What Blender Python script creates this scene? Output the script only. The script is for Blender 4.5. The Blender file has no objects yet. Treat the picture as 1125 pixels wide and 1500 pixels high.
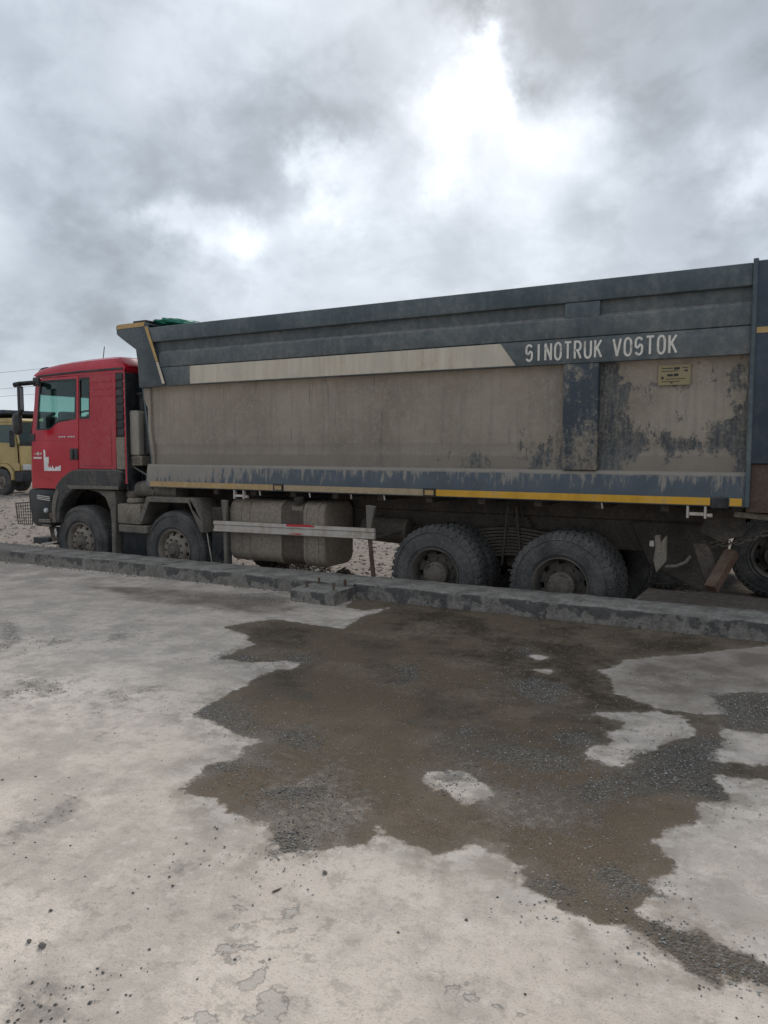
import bpy, bmesh, math, random
import numpy as np
from mathutils import Vector, Matrix, noise as mnoise
R = math.radians
random.seed(7)
rng = np.random.default_rng(7)
scene = bpy.context.scene
col = scene.collection

# ------------------------------------------------------------------ camera
cam = bpy.data.cameras.new('camera')
cam.sensor_fit = 'VERTICAL'; cam.sensor_height = 24.0; cam.sensor_width = 18.0
cam.lens = 24.0 * 1127.0 / 1500.0
cam.clip_start = 0.05; cam.clip_end = 6000
camo = bpy.data.objects.new('camera', cam); col.objects.link(camo)
camo.location = (0, 0, 1.5)
camo.rotation_euler = (R(90 - 4.77), 0, R(29.8))
scene.camera = camo

# ------------------------------------------------------------------ node helper
class NT:
    def __init__(s, tree): s.t = tree; s.n = tree.nodes; s.l = tree.links
    def new(s, typ, **kw):
        n = s.n.new(typ)
        for k, v in kw.items(): setattr(n, k, v)
        return n
    def put(s, sock, v):
        if isinstance(v, bpy.types.NodeSocket): s.l.new(v, sock)
        elif v is not None:
            if sock.type == 'RGBA' and len(v) == 3: v = (*v, 1)
            sock.default_value = v
    def math(s, op, a, b=None, c=None, clamp=False):
        n = s.new('ShaderNodeMath', operation=op, use_clamp=clamp)
        s.put(n.inputs[0], a)
        if b is not None: s.put(n.inputs[1], b)
        if c is not None: s.put(n.inputs[2], c)
        return n.outputs[0]
    def vmath(s, op, a, b=None, scale=None):
        n = s.new('ShaderNodeVectorMath', operation=op)
        s.put(n.inputs[0], a)
        if b is not None: s.put(n.inputs[1], b)
        if scale is not None: s.put(n.inputs[3], scale)
        return n.outputs[1] if op in ('DOT_PRODUCT', 'LENGTH', 'DISTANCE') else n.outputs[0]
    def pos(s): return s.new('ShaderNodeNewGeometry').outputs['Position']
    def normal(s): return s.new('ShaderNodeNewGeometry').outputs['Normal']
    def sep(s, v):
        n = s.new('ShaderNodeSeparateXYZ'); s.put(n.inputs[0], v); return n.outputs
    def comb(s, x, y, z):
        n = s.new('ShaderNodeCombineXYZ')
        for i, v in enumerate((x, y, z)): s.put(n.inputs[i], v)
        return n.outputs[0]
    def noise(s, vec, scale, detail=6, rough=.55, dist=0., out=0):
        n = s.new('ShaderNodeTexNoise')
        s.put(n.inputs['Vector'], vec); s.put(n.inputs['Scale'], scale)
        s.put(n.inputs['Detail'], detail); s.put(n.inputs['Roughness'], rough); s.put(n.inputs['Distortion'], dist)
        return n.outputs[out]
    def voro(s, vec, scale, feature='F1', out='Distance'):
        n = s.new('ShaderNodeTexVoronoi', feature=feature)
        s.put(n.inputs['Vector'], vec); s.put(n.inputs['Scale'], scale)
        return n.outputs[out]
    def mr(s, v, a, b, c=0., d=1., smooth=False):
        n = s.new('ShaderNodeMapRange')
        if smooth: n.interpolation_type = 'SMOOTHSTEP'
        s.put(n.inputs[0], v)
        for i, q in enumerate((a, b, c, d)): s.put(n.inputs[i + 1], q)
        return n.outputs[0]
    def mix(s, f, a, b, blend='MIX'):
        n = s.new('ShaderNodeMix', data_type='RGBA', blend_type=blend)
        s.put(n.inputs[0], f); s.put(n.inputs[6], a); s.put(n.inputs[7], b)
        return n.outputs[2]
    def attr(s, name):
        n = s.new('ShaderNodeAttribute'); n.attribute_name = name; return n.outputs['Fac']
    def bump(s, h, strength=.5, dist=.01):
        n = s.new('ShaderNodeBump'); s.put(n.inputs['Height'], h)
        n.inputs['Strength'].default_value = strength; n.inputs['Distance'].default_value = dist
        return n.outputs[0]

# ------------------------------------------------------------------ world: broken overcast, sun glow behind the clouds
SUN_AZ, SUN_EL = -23.6, 31.0
world = bpy.data.worlds.new('World'); scene.world = world; world.use_nodes = True
w = NT(world.node_tree); w.n.clear()
sky = w.new('ShaderNodeTexSky', sky_type='NISHITA'); sky.sun_disc = False
sky.sun_elevation = R(SUN_EL); sky.sun_rotation = R(SUN_AZ)
d0 = w.new('ShaderNodeTexCoord').outputs['Generated']
wob = w.vmath('SUBTRACT', w.noise(d0, 6.0, 6, .62, out=1), (.5, .5, .5))
d1 = w.vmath('NORMALIZE', w.vmath('ADD', d0, w.vmath('SCALE', wob, scale=.24)))
dz = w.math('MAXIMUM', w.sep(d0)[2], 0.0)
pl = w.vmath('SCALE', d0, scale=w.math('DIVIDE', 1.0, w.math('ADD', dz, .55)))
n1 = w.noise(pl, 2.6, 6, .52, .2)
n2 = w.noise(w.vmath('ADD', pl, (3.1, 7.7, 1.3)), 7.5, 6, .55, .2)
v = w.math('ADD', .352, w.math('MULTIPLY', w.mr(n1, .36, .64, 0, 1, True), .14))
v = w.math('ADD', v, w.math('MULTIPLY', w.mr(n2, .40, .60, -.5, .5, True), .07))
n3 = w.noise(w.vmath('ADD', pl, (9.1, 2.7, 5.3)), 19.0, 5, .55, .1)
v = w.math('ADD', v, w.math('MULTIPLY', w.math('SUBTRACT', n3, .5), .05))
def blob(d, r, a):
    global v
    L = math.sqrt(sum(q * q for q in d)); d = tuple(q / L for q in d)
    dt = w.vmath('DOT_PRODUCT', d1, d)
    e = w.math('EXPONENT', w.math('MULTIPLY', w.math('SUBTRACT', dt, 1.0), 2 / r ** 2))
    v = w.math('ADD', v, w.math('MULTIPLY', e, a))
for b in [((-.366, .838, .406), .046, .34), ((-.345, .846, .408), .034, .20), ((-.409, .838, .362), .044, .22), ((-.38, .828, .41), .22, .10),
          ((-.549, .774, .316), .034, .26), ((-.50, .79, .335), .042, .20), ((-.626, .741, .244), .034, .24), ((-.689, .675, .264), .034, .22), ((-.655, .71, .255), .04, .14),
          ((-.564, .706, .428), .08, .12), ((-.723, .548, .42), .16, .12), ((-.077, .952, .297), .04, .22), ((-.30, .90, .30), .11, .08), ((-.28, .88, .36), .06, .10),
          ((-.69, .642, .335), .13, -.12), ((-.515, .768, .381), .075, -.15), ((-.59, .73, .35), .06, -.08),
          ((-.162, .894, .417), .13, -.19), ((-.423, .869, .254), .08, -.08), ((-.753, .641, .15), .12, -.08), ((-.35, .81, .474), .06, -.34), ((-.27, .84, .466), .06, -.14)]:
    blob(*b)
v = w.math('MAXIMUM', v, .24)
lowfade = w.mr(dz, 0, .16, .0, 1.0, True)
v = w.math('ADD', w.math('MULTIPLY', w.math('SUBTRACT', v, .50), w.math('ADD', .35, w.math('MULTIPLY', lowfade, .65))), .50)
tint = w.mix(w.mr(v, .35, .9), (.865, .972, 1.10), (.955, .995, 1.05))
cl = w.vmath('SCALE', tint, scale=w.math('MULTIPLY', v, 10.0))
cl = w.mix(w.mr(w.sep(d0)[2], -.05, .0), (2.2, 2.0, 1.8), cl)
mixs = w.mix(.95, sky.outputs[0], cl)
bg = w.new('ShaderNodeBackground'); w.l.new(mixs, bg.inputs[0]); bg.inputs[1].default_value = .1
w.l.new(bg.outputs[0], w.new('ShaderNodeOutputWorld').inputs[0])

sun = bpy.data.lights.new('sun', 'SUN'); sun.energy = 1.4; sun.angle = R(16); sun.color = (1, .94, .85)
suno = bpy.data.objects.new('sun', sun); col.objects.link(suno)
sd = Vector((math.sin(R(SUN_AZ)) * math.cos(R(SUN_EL)), math.cos(R(SUN_AZ)) * math.cos(R(SUN_EL)), math.sin(R(SUN_EL))))
suno.rotation_euler = sd.to_track_quat('Z', 'Y').to_euler()

scene.render.engine = 'CYCLES'
vs = scene.view_settings
vs.view_transform = 'Standard'; vs.look = 'None'; vs.gamma = 1; vs.use_curve_mapping = False; vs.exposure = 0.60
scene.cycles.max_bounces = 6; scene.cycles.diffuse_bounces = 3; scene.cycles.glossy_bounces = 3

# ------------------------------------------------------------------ materials
def mat(name):
    m = bpy.data.materials.new(name); m.use_nodes = True
    t = NT(m.node_tree); b = t.n['Principled BSDF']
    return m, t, b
def plain(name, c, rough=.5, metal=0., var=.25, scale=8.):
    m, t, b = mat(name)
    n = t.noise(t.pos(), scale, 6, .6)
    c2 = tuple(q * (1 - var) for q in c); c3 = tuple(min(1, q * (1 + var)) for q in c)
    t.put(b.inputs['Base Color'], t.mix(t.mr(n, .3, .7), c2, c3))
    t.put(b.inputs['Roughness'], t.mr(n, .3, .7, rough * .85, min(1, rough * 1.15)))
    b.inputs['Metallic'].default_value = metal
    return m
DUST = (.32, .255, .185)
def dusty(name, base, amount=.5, rough=.5, dust=DUST, streak=.5, scale=2.5, metal=0., soft=.16, spec=.4, bump=.15, up=.6):
    """painted or bare surface with dried dust in clouds and run-down streaks, more of it on upward faces"""
    m, t, b = mat(name)
    p = t.pos()
    a = t.noise(p, scale, 8, .62)
    st = t.noise(t.vmath('MULTIPLY', p, (9, 9, .9)), 1.6, 5, .6)
    f = t.noise(p, scale * 11, 5, .7)
    k = t.math('ADD', t.math('MULTIPLY', a, 1 - streak * .6), t.math('MULTIPLY', st, streak * .6))
    k = t.math('ADD', k, t.math('MULTIPLY', t.math('SUBTRACT', f, .5), .30))
    th = .5 + (.5 - amount) * .55
    k = t.mr(k, th - soft, th + soft, 0, 1, True)
    nz = t.sep(t.normal())[2]
    k = t.math('ADD', k, t.mr(nz, .35, .95, 0, up), clamp=True)
    dc = t.mix(t.mr(f, .40, .60), tuple(q * .78 for q in dust), tuple(q * 1.15 for q in dust))
    bc = t.mix(t.mr(a, .4, .6), tuple(q * .85 for q in base), tuple(q * 1.12 for q in base))
    t.put(b.inputs['Base Color'], t.mix(k, bc, dc))
    t.put(b.inputs['Roughness'], t.mr(k, 0, 1, rough, .93))
    t.put(b.inputs['Metallic'], t.mr(k, 0, 1, metal, 0))
    b.inputs['Specular IOR Level'].default_value = spec
    t.put(b.inputs['Normal'], t.bump(t.math('ADD', t.math('MULTIPLY', k, .6), f), bump, .004))
    return m

SLATE = (.060, .088, .102)
M = {}
M['rail'] = dusty('bed_rail_paint', SLATE, .26, .5, (.20, .205, .195), .55, 1.6, soft=.30, up=.35)
M['band'] = dusty('bed_band_paint', (.064, .088, .100), .38, .55, (.20, .195, .18), .6, 1.3, soft=.30, up=.7)
M['recess'] = dusty('bed_recess_paint', (.058, .075, .083), .36, .6, (.165, .165, .155), .5, 1.3, soft=.3)
M['bedplain'] = dusty('bed_post_paint', (.042, .060, .080), .16, .5, (.2, .19, .17), .6, 1.5, soft=.25)
M['white'] = dusty('white_stripe', (.60, .55, .46), .42, .6, (.44, .36, .26), .8, 2.0, soft=.25, up=.1)
M['letter'] = dusty('letter_white', (.72, .68, .61), .36, .6, (.30, .285, .26), .3, 9, soft=.10, up=.0)
M['yellow'] = dusty('reflective_yellow', (.64, .34, .025), .28, .35, (.36, .25, .13), .3, 4, soft=.12, up=.1)
M['yellow_d'] = dusty('reflective_yellow_dusty', (.60, .36, .09), .62, .5, (.40, .29, .17), .2, 1.5, soft=.3, up=.1)
M['red'] = dusty('cab_red_paint', (.46, .004, .021), .02, .18, (.40, .12, .12), .3, 1.2, soft=.3, up=.05, spec=.6, bump=.02)
M['red_d'] = dusty('cab_red_paint_dusty', (.42, .007, .032), .24, .34, (.28, .14, .115), .4, 1.2, soft=.35, up=.15, bump=.03)
M['black'] = dusty('black_plastic', (.014, .017, .020), .24, .42, (.12, .11, .10), .4, 3, soft=.25)
M['black_d'] = dusty('black_plastic_dusty', (.016, .019, .022), .36, .45, (.15, .135, .115), .5, 3, soft=.25)
M['chassis'] = dusty('chassis_steel', (.034, .030, .027), .52, .7, (.135, .108, .086), .3, 3, soft=.3, up=.5)
M['guard_d'] = dusty('mudguard_dusty', (.05, .05, .048), .72, .7, (.20, .175, .145), .4, 4, soft=.3)
M['box'] = dusty('component_mud', (.06, .055, .05), .85, .8, (.24, .205, .165), .3, 4, soft=.25)
M['filter'] = dusty('filter_housing', (.26, .255, .23), .55, .6, (.34, .295, .235), .5, 5, soft=.25)
M['tank'] = dusty('tank_aluminium', (.20, .175, .15), .62, .5, (.30, .245, .19), .7, 2.2, soft=.25, metal=.15)
M['tank_s'] = dusty('tank_oil_stain', (.05, .036, .028), .35, .4, (.16, .125, .095), .7, 2.2, soft=.3)
M['tyre'] = dusty('tyre_rubber', (.034, .036, .039), .52, .75, (.15, .138, .126), .1, 4, soft=.3, up=.25, bump=.3)
M['rim'] = dusty('rim_dusty', (.16, .14, .12), .70, .6, (.30, .255, .205), .2, 6, soft=.25)
M['rim_k'] = dusty('rim_grey', (.055, .05, .045), .52, .6, (.17, .145, .12), .2, 6, soft=.25)
M['hub'] = dusty('hub_mud', (.065, .056, .048), .55, .7, (.17, .145, .118), .2, 9, soft=.2)
M['rust'] = dusty('rust_steel', (.085, .042, .026), .40, .85, (.17, .13, .095), .3, 7, soft=.2)
M['alu'] = dusty('rail_aluminium', (.62, .59, .55), .46, .35, (.35, .27, .20), .5, 5, soft=.18, metal=.4)
M['chrome'] = plain('chrome', (.62, .62, .62), .3, .8, .1)
M['decal'] = dusty('decal_white', (.76, .74, .72), .12, .5, (.6, .5, .45), .3, 5, soft=.2, up=0)
M['paper'] = dusty('sticker_olive', (.34, .285, .14), .45, .6, (.25, .215, .15), .4, 6, soft=.3)
M['green'] = dusty('tarp_green', (.015, .21, .135), .2, .5, (.2, .24, .2), .3, 9, soft=.2, up=.2)
M['interior'] = plain('cab_interior', (.035, .037, .04), .7)
M['liner'] = plain('cab_headliner', (.14, .145, .15), .9)
M['tan'] = dusty('tan_cab_paint', (.50, .36, .14), .12, .35, (.36, .28, .2), .3, 2, soft=.3, up=.1)
M['dgreen'] = dusty('dark_green_paint', (.012, .030, .026), .25, .45, (.07, .065, .055), .4, 2, soft=.3)
M['navy'] = dusty('navy_paint', (.030, .048, .070), .14, .5, (.12, .12, .115), .5, 2, soft=.3)
M['rustpan'] = dusty('rusty_tail_panel', (.075, .050, .042), .5, .8, (.15, .095, .07), .6, 3, soft=.3)
M['lens'] = plain('lamp_lens', (.55, .56, .55), .12, 0, .1)
M['wood'] = plain('utility_pole_wood', (.11, .085, .06), .85)
M['wire'] = plain('wire_black', (.02, .02, .022), .6)

def make_glass():
    m = bpy.data.materials.new('window_glass'); m.use_nodes = True
    t = NT(m.node_tree); t.n.clear()
    tr = t.new('ShaderNodeBsdfTransparent'); tr.inputs[0].default_value = (.66, .80, .77, 1)
    gl = t.new('ShaderNodeBsdfGlossy'); gl.inputs[0].default_value = (.9, .95, .95, 1); gl.inputs[1].default_value = .04
    fc = t.new('ShaderNodeLayerWeight'); fc.inputs[0].default_value = .5
    fr = t.math('ADD', .03, t.math('MULTIPLY', t.math('POWER', fc.outputs['Facing'], 4.0), .8))
    mx = t.new('ShaderNodeMixShader'); t.l.new(fr, mx.inputs[0])
    t.l.new(tr.outputs[0], mx.inputs[1]); t.l.new(gl.outputs[0], mx.inputs[2])
    t.l.new(mx.outputs[0], t.new('ShaderNodeOutputMaterial').inputs[0])
    return m
M['glass'] = make_glass()

def make_panel(flaky):
    """bed side caked in dried mud; flaky=True is the rear bay where the mud has peeled off in patches"""
    m, t, b = mat('caked_mud_peeling' if flaky else 'caked_mud')
    p = t.pos(); x, y, z = t.sep(p)
    big = t.noise(p, 1.1, 6, .6); mid = t.noise(p, 5, 8, .65); fine = t.noise(p, 34, 6, .7)
    st = t.noise(t.vmath('MULTIPLY', p, (12, 12, .7)), 1.5, 5, .6)
    tan = t.mix(t.mr(big, .38, .62), (.232, .196, .152), (.335, .286, .228))
    tan = t.mix(t.mr(mid, .45, .60, 0, .45), tan, (.285, .232, .182))
    tan = t.mix(t.mr(t.noise(t.vmath('ADD', p, (5, 2, 9)), 8, 7, .7), .52, .62, 0, .45), tan, (.35, .305, .25))
    tan = t.mix(t.mr(st, .50, .62, 0, .42), tan, (.21, .185, .155))
    tan = t.mix(t.mr(fine, .52, .66, 0, .45), tan, (.40, .35, .285))
    zz = t.math('ADD', z, t.math('MULTIPLY', t.math('SUBTRACT', mid, .5), .06))
    tan = t.mix(t.math('MULTIPLY', t.mr(zz, 1.56, 1.54), .38), tan, (.185, .155, .13))
    tan = t.mix(t.math('MULTIPLY', t.mr(zz, 1.43, 1.41), .35), tan, (.14, .125, .11))
    steel = t.mix(t.mr(mid, .3, .7), (.030, .037, .041), (.075, .082, .084))
    sp = t.vmath('MULTIPLY', p, (1, 1, .6))
    pn = t.math('ADD', t.math('MULTIPLY', t.noise(sp, 3.4, 6, .7), .46), t.math('MULTIPLY', t.noise(t.vmath('MULTIPLY', p, (1, 1, .4)), 15, 6, .72), .34))
    pn = t.math('ADD', pn, t.math('MULTIPLY', t.noise(p, 60, 4, .7), .20))
    if flaky:
        wp = t.vmath('ADD', p, t.vmath('SCALE', t.vmath('SUBTRACT', t.noise(p, 3.3, 5, .6, out=1), (.5, .5, .5)), scale=1.1))
        x, y, z = t.sep(wp)
        wgt = t.mr(t.sep(p)[0], -1.84, -1.62, .26, 0)
        wgt = t.math('ADD', wgt, t.math('MULTIPLY', t.mr(t.math('ABSOLUTE', t.math('SUBTRACT', z, 1.62)), .03, .20, 1, 0), .085))
        wgt = t.math('ADD', wgt, t.mr(z, 2.10, 2.22, .035, -.10))
        wgt = t.math('ADD', wgt, t.math('MULTIPLY', t.mr(t.vmath('DISTANCE', t.vmath('MULTIPLY', wp, (1, 0, 1)), (-1.05, 0, 1.82)), .10, .32, -1, 0), .13))
        wgt = t.math('ADD', wgt, t.mr(x, -.80, -.66, 0, .06))
        wgt = t.math('ADD', wgt, t.mr(z, 1.40, 1.33, 0, -.06))
        peel = t.mr(t.math('ADD', pn, wgt), .545, .585)
    else:
        wgt = t.math('ADD', t.mr(x, -4.6, -2.25, -.06, .045), t.mr(z, 1.9, 1.4, -.075, .02))
        peel = t.mr(t.math('ADD', pn, wgt), .565, .590)
        dr = t.noise(t.vmath('MULTIPLY', p, (16, 16, 1.2)), 1.0, 3, .5)
        peel = t.math('MAXIMUM', peel, t.math('MULTIPLY', t.mr(dr, .655, .70), .40))
    pst = t.noise(t.vmath('MULTIPLY', p, (30, 30, 3)), 1.0, 5, .65)
    pf = t.math('MULTIPLY', peel, t.mr(t.math('ADD', t.math('MULTIPLY', pst, .5), t.math('MULTIPLY', fine, .5)), .44, .60, 1.0, .45))
    t.put(b.inputs['Base Color'], t.mix(pf, tan, steel))
    t.put(b.inputs['Roughness'], t.mr(peel, 0, 1, .95, .6))
    h = t.math('ADD', t.math('MULTIPLY', t.math('SUBTRACT', 1.0, peel), .8), t.math('MULTIPLY', fine, .35))
    t.put(b.inputs['Normal'], t.bump(t.math('ADD', h, t.math('MULTIPLY', mid, .5)), .45, .006))
    return m
M['mud'] = make_panel(False); M['mudpeel'] = make_panel(True)

def make_skirt():
    m, t, b = mat('skirt_blue_scraped')
    p = t.pos(); x, y, z = t.sep(p)
    mid = t.noise(p, 4, 8, .65); st = t.noise(t.vmath('MULTIPLY', p, (14, 14, 2.2)), 1.4, 7, .65)
    c = t.mix(t.mr(mid, .3, .7), (.044, .060, .076), (.078, .095, .110))
    k = t.math('ADD', st, t.mr(z, 1.06, 1.27, -.06, .12))
    k = t.math('ADD', k, t.mr(x, -7.4, -5.6, .22, 0))
    k = t.mr(k, .56, .68, 0, .9)
    k = t.math('MAXIMUM', k, t.mr(t.math('ADD', z, t.math('MULTIPLY', mid, .05)), 1.262, 1.278))
    t.put(b.inputs['Base Color'], t.mix(k, c, t.mix(mid, (.22, .20, .175), (.33, .29, .24))))
    t.put(b.inputs['Roughness'], t.mr(k, 0, 1, .5, .92))
    t.put(b.inputs['Normal'], t.bump(t.math('ADD', mid, k), .25, .004))
    return m
M['skirt'] = make_skirt()

def make_concrete():
    m, t, b = mat('yard_concrete')
    p = t.pos(); x, y, z = t.sep(p)
    big = t.noise(p, .55, 6, .55); mid = t.noise(p, 2.6, 6, .62); fin = t.noise(p, 22, 6, .70); mic = t.noise(p, 130, 2, .7)
    dry = t.mix(t.mr(big, .35, .65), (.60, .505, .422), (.75, .645, .550))
    dry = t.mix(t.mr(mid, .47, .60, 0, .85), dry, (.50, .432, .368))
    dry = t.mix(t.mr(t.noise(t.vmath('ADD', p, (7, 3, 0)), 1.1, 7, .68), .52, .60, 0, .5), dry, (.42, .368, .318))
    dry = t.mix(t.mr(fin, .52, .64, 0, .40), dry, (.38, .335, .29))
    dry = t.mix(t.mr(mic, .56, .66, 0, .45), dry, (.26, .245, .23))
    far = t.mr(y, 3.6, 6.4)  # painted gradient: dry colour darkens towards the kerb
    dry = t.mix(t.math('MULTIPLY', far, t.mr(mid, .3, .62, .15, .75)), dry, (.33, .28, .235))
    # pores and specks
    pv = t.voro(p, 55); pr = t.noise(p, 9, 3, .5)
    dry = t.mix(t.math('MULTIPLY', t.mr(pv, .07, .11, 1, 0), t.mr(pr, .44, .54)), dry, (.16, .15, .14))
    sc = t.noise(t.vmath('ADD', p, (4, 1, 2)), 11, 7, .74)
    zone = t.mr(t.noise(t.vmath('ADD', p, (1, 6, 3)), .8, 4, .6), .42, .60)
    dry = t.mix(t.math('MULTIPLY', t.mr(sc, .54, .60), t.math('ADD', .18, t.math('MULTIPLY', zone, .5))), dry, (.34, .295, .25))
    dry = t.mix(t.math('MULTIPLY', t.mr(sc, .44, .38), .35), dry, (.78, .70, .62))
    # hairline cracks
    wp = t.vmath('ADD', p, t.vmath('SCALE', t.noise(p, 2.2, 6, .6, out=1), scale=.7))
    cr = t.voro(wp, .52, 'DISTANCE_TO_EDGE')
    crk = t.math('MULTIPLY', t.mr(cr, .0008, .0025, 1, 0), t.mr(t.noise(p, 1.3, 2), .54, .62))
    dry = t.mix(t.math('MULTIPLY', crk, .10), dry, (.17, .16, .15))
    # shapes carried by the slab: spalled skin, wet stain, grit, dirt (signed distances + ragged edge)
    rag = t.math('ADD', t.math('MULTIPLY', t.math('SUBTRACT', t.noise(p, 5.5, 7, .64), .5), .30), t.math('MULTIPLY', t.math('SUBTRACT', t.noise(p, 17, 6, .66), .5), .16))
    spd = t.math('ADD', t.attr('spall'), t.math('MULTIPLY', t.math('SUBTRACT', t.noise(p, 30, 6, .7), .5), .075))
    sp2 = t.math('ADD', t.mr(t.noise(p, 4.2, 4, .55), .60, .70, -.02, .02), t.math('MULTIPLY', t.math('SUBTRACT', t.noise(p, 30, 5, .6), .5), .06))
    sp2 = t.math('MINIMUM', sp2, t.mr(t.noise(p, .9, 3), .50, .56, -.03, .03))
    spall = t.math('MAXIMUM', t.mr(spd, -.002, .004), t.math('MULTIPLY', t.mr(sp2, -.004, .014), .5))
    dry = t.mix(t.math('MULTIPLY', spall, .55), dry, t.mix(fin, (.38, .345, .31), (.48, .435, .39)))
    edge = t.mr(t.math('ABSOLUTE', spd), .0, .004, 1, 0)
    dry = t.mix(t.math('MULTIPLY', edge, .30), dry, (.24, .215, .19))
    did = t.math('ADD', t.attr('dirt'), t.math('MULTIPLY', rag, .9))
    dirt = t.math('MULTIPLY', t.mr(did, -.05, .05, 0, 1, True), t.mr(fin, .35, .6, .35, 1))
    dry = t.mix(t.math('MULTIPLY', dirt, .75), dry, (.22, .195, .17))
    dmp = t.mr(t.math('ADD', t.attr('damp'), rag), -.10, .12, 0, 1, True)
    dry = t.mix(t.math('MULTIPLY', dmp, t.mr(t.noise(p, 3.1, 8, .65), .40, .58, .50, .95)), dry, (.185, .152, .122))
    wed = t.math('ADD', t.attr('wet'), t.math('MULTIPLY', rag, .62))
    wet = t.mr(wed, -.012, .018, 0, 1, True)
    damp = t.mr(wed, -.16, .01, 0, 1, True)
    core = t.mr(wed, .02, .30)
    # a pale salt-bleached skin just round the stain
    dry = t.mix(t.math('MULTIPLY', t.mr(wed, -.16, -.01, 0, .35), t.mr(mid, .3, .55)), dry, (.66, .60, .54))
    m2 = t.noise(t.vmath('ADD', p, (2, 8, 1)), 1.7, 7, .66)
    mud = t.mix(t.mr(m2, .42, .56), (.055, .040, .026), (.132, .096, .062))
    dryb = t.mr(t.noise(p, 1.5, 8, .62), .50, .66)
    mud = t.mix(t.math('MULTIPLY', dryb, .85), mud, t.mix(t.mr(fin, .4, .6), (.145, .108, .074), (.25, .195, .140)))
    mud = t.mix(t.mr(fin, .54, .64, 0, .5), mud, (.18, .14, .10))
    mud = t.mix(t.mr(mic, .55, .64, 0, .5), mud, (.25, .195, .14))
    mud = t.mix(t.mr(mic, .45, .36, 0, .55), mud, (.030, .023, .016))
    mud = t.mix(t.math('MULTIPLY', t.mr(core, 0, .35, 1, 0), t.mr(fin, .42, .58, .1, .7)), mud, (.17, .138, .105))
    film = t.math('MULTIPLY', t.mr(wed, t.mr(mid, .42, .58, -.07, -.28), .0, 0, 1, True), t.mr(t.noise(p, 7, 6, .7), .42, .55))
    dry = t.mix(t.math('MULTIPLY', film, .65), dry, (.27, .22, .172))
    c = t.mix(wet, dry, mud)
    grd = t.math('ADD', t.attr('grit'), t.math('MULTIPLY', rag, .8))
    grit = t.math('MULTIPLY', t.mr(grd, -.03, .03, 0, 1, True), t.mr(fin, .3, .5, .4, 1))
    gv = t.voro(p, 90, out='Color'); gd = t.voro(p, 90)
    gc = t.mix(t.sep(gv)[0], (.06, .053, .045), (.24, .22, .195))
    c = t.mix(t.math('MULTIPLY', grit, .5), c, gc)
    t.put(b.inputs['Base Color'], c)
    wr = t.math('ADD', t.mr(m2, .42, .54, .44, .82), t.mr(fin, .42, .58, -.08, .16))
    rr = t.math('ADD', t.math('MULTIPLY', wet, wr), t.math('MULTIPLY', t.math('SUBTRACT', 1.0, wet), .92))
    rr = t.math('MAXIMUM', rr, t.math('MULTIPLY', grit, .6))
    t.put(b.inputs['Roughness'], rr)
    b.inputs['Specular IOR Level'].default_value = .26
    h = t.math('ADD', t.math('MULTIPLY', fin, .5), t.math('MULTIPLY', mic, .22))
    h = t.math('SUBTRACT', h, t.math('MULTIPLY', spall, .55))
    h = t.math('SUBTRACT', h, t.math('MULTIPLY', crk, .15))
    h = t.math('ADD', h, t.math('MULTIPLY', grit, t.math('SUBTRACT', 1.1, t.math('MULTIPLY', gd, 1.6))))
    h = t.math('MULTIPLY', h, t.mr(wet, 0, 1, 1, 1.0))
    h = t.math('ADD', h, t.math('MULTIPLY', mid, .6))
    t.put(b.inputs['Normal'], t.bump(t.math('SUBTRACT', h, t.math('MULTIPLY', sc, .5)), .7, .010))
    return m
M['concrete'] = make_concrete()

def make_kerb():
    m, t, b = mat('kerb_concrete')
    p = t.pos(); x, y, z = t.sep(p)
    mid = t.noise(p, 5, 8, .65); fin = t.noise(p, 30, 7, .7); st = t.noise(t.vmath('MULTIPLY', p, (14, 2, 2)), 1, 6, .6)
    c = t.mix(t.mr(mid, .40, .60), (.19, .172, .150), (.35, .318, .28))
    c = t.mix(t.mr(fin, .5, .62, 0, .65), c, (.12, .112, .105))
    c = t.mix(t.mr(st, .55, .66, 0, .4), c, (.36, .34, .315))
    up = t.mr(t.sep(t.normal())[2], .5, .8)
    tar = t.math('MULTIPLY', t.math('SUBTRACT', 1.0, up), t.mr(t.math('ADD', mid, t.mr(z, .03, .14, -.05, .07)), .49, .56))
    c = t.mix(t.math('MULTIPLY', tar, .8), c, (.045, .045, .045))
    t.put(b.inputs['Base Color'], c); b.inputs['Roughness'].default_value = .92
    t.put(b.inputs['Normal'], t.bump(t.math('ADD', fin, t.math('MULTIPLY', mid, .8)), 1.0, .025))
    return m
M['kerb'] = make_kerb()

def make_yard():
    m, t, b = mat('yard_gravel')
    p = t.pos()
    big = t.noise(p, .12, 6, .6); mid = t.noise(p, 1.2, 7, .65)
    v1 = t.voro(p, 14, out='Color'); d1_ = t.voro(p, 14)
    c = t.mix(t.mr(big, .35, .65), (.185, .14, .108), (.25, .20, .162))
    c = t.mix(t.math('MULTIPLY', t.sep(v1)[0], .6), c, (.33, .285, .25))
    c = t.mix(t.mr(mid, .45, .7, 0, .6), c, (.15, .12, .10))
    t.put(b.inputs['Base Color'], c); b.inputs['Roughness'].default_value = .95
    t.put(b.inputs['Normal'], t.bump(t.math('SUBTRACT', mid, d1_), .9, .04))
    return m
M['yard'] = make_yard()
def make_stone(name, a, bb):
    m, t, b = mat(name)
    i = t.new('ShaderNodeNewGeometry').outputs['Random Per Island']
    t.put(b.inputs['Base Color'], t.mix(i, a, bb)); b.inputs['Roughness'].default_value = .85
    return m
M['stone_g'] = make_stone('grit_stone', (.06, .057, .052), (.46, .44, .41))
M['stone_d'] = make_stone('dark_pebble', (.045, .043, .04), (.17, .155, .14))
M['stone_y'] = make_stone('yard_stone', (.14, .115, .095), (.42, .375, .33))
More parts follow.
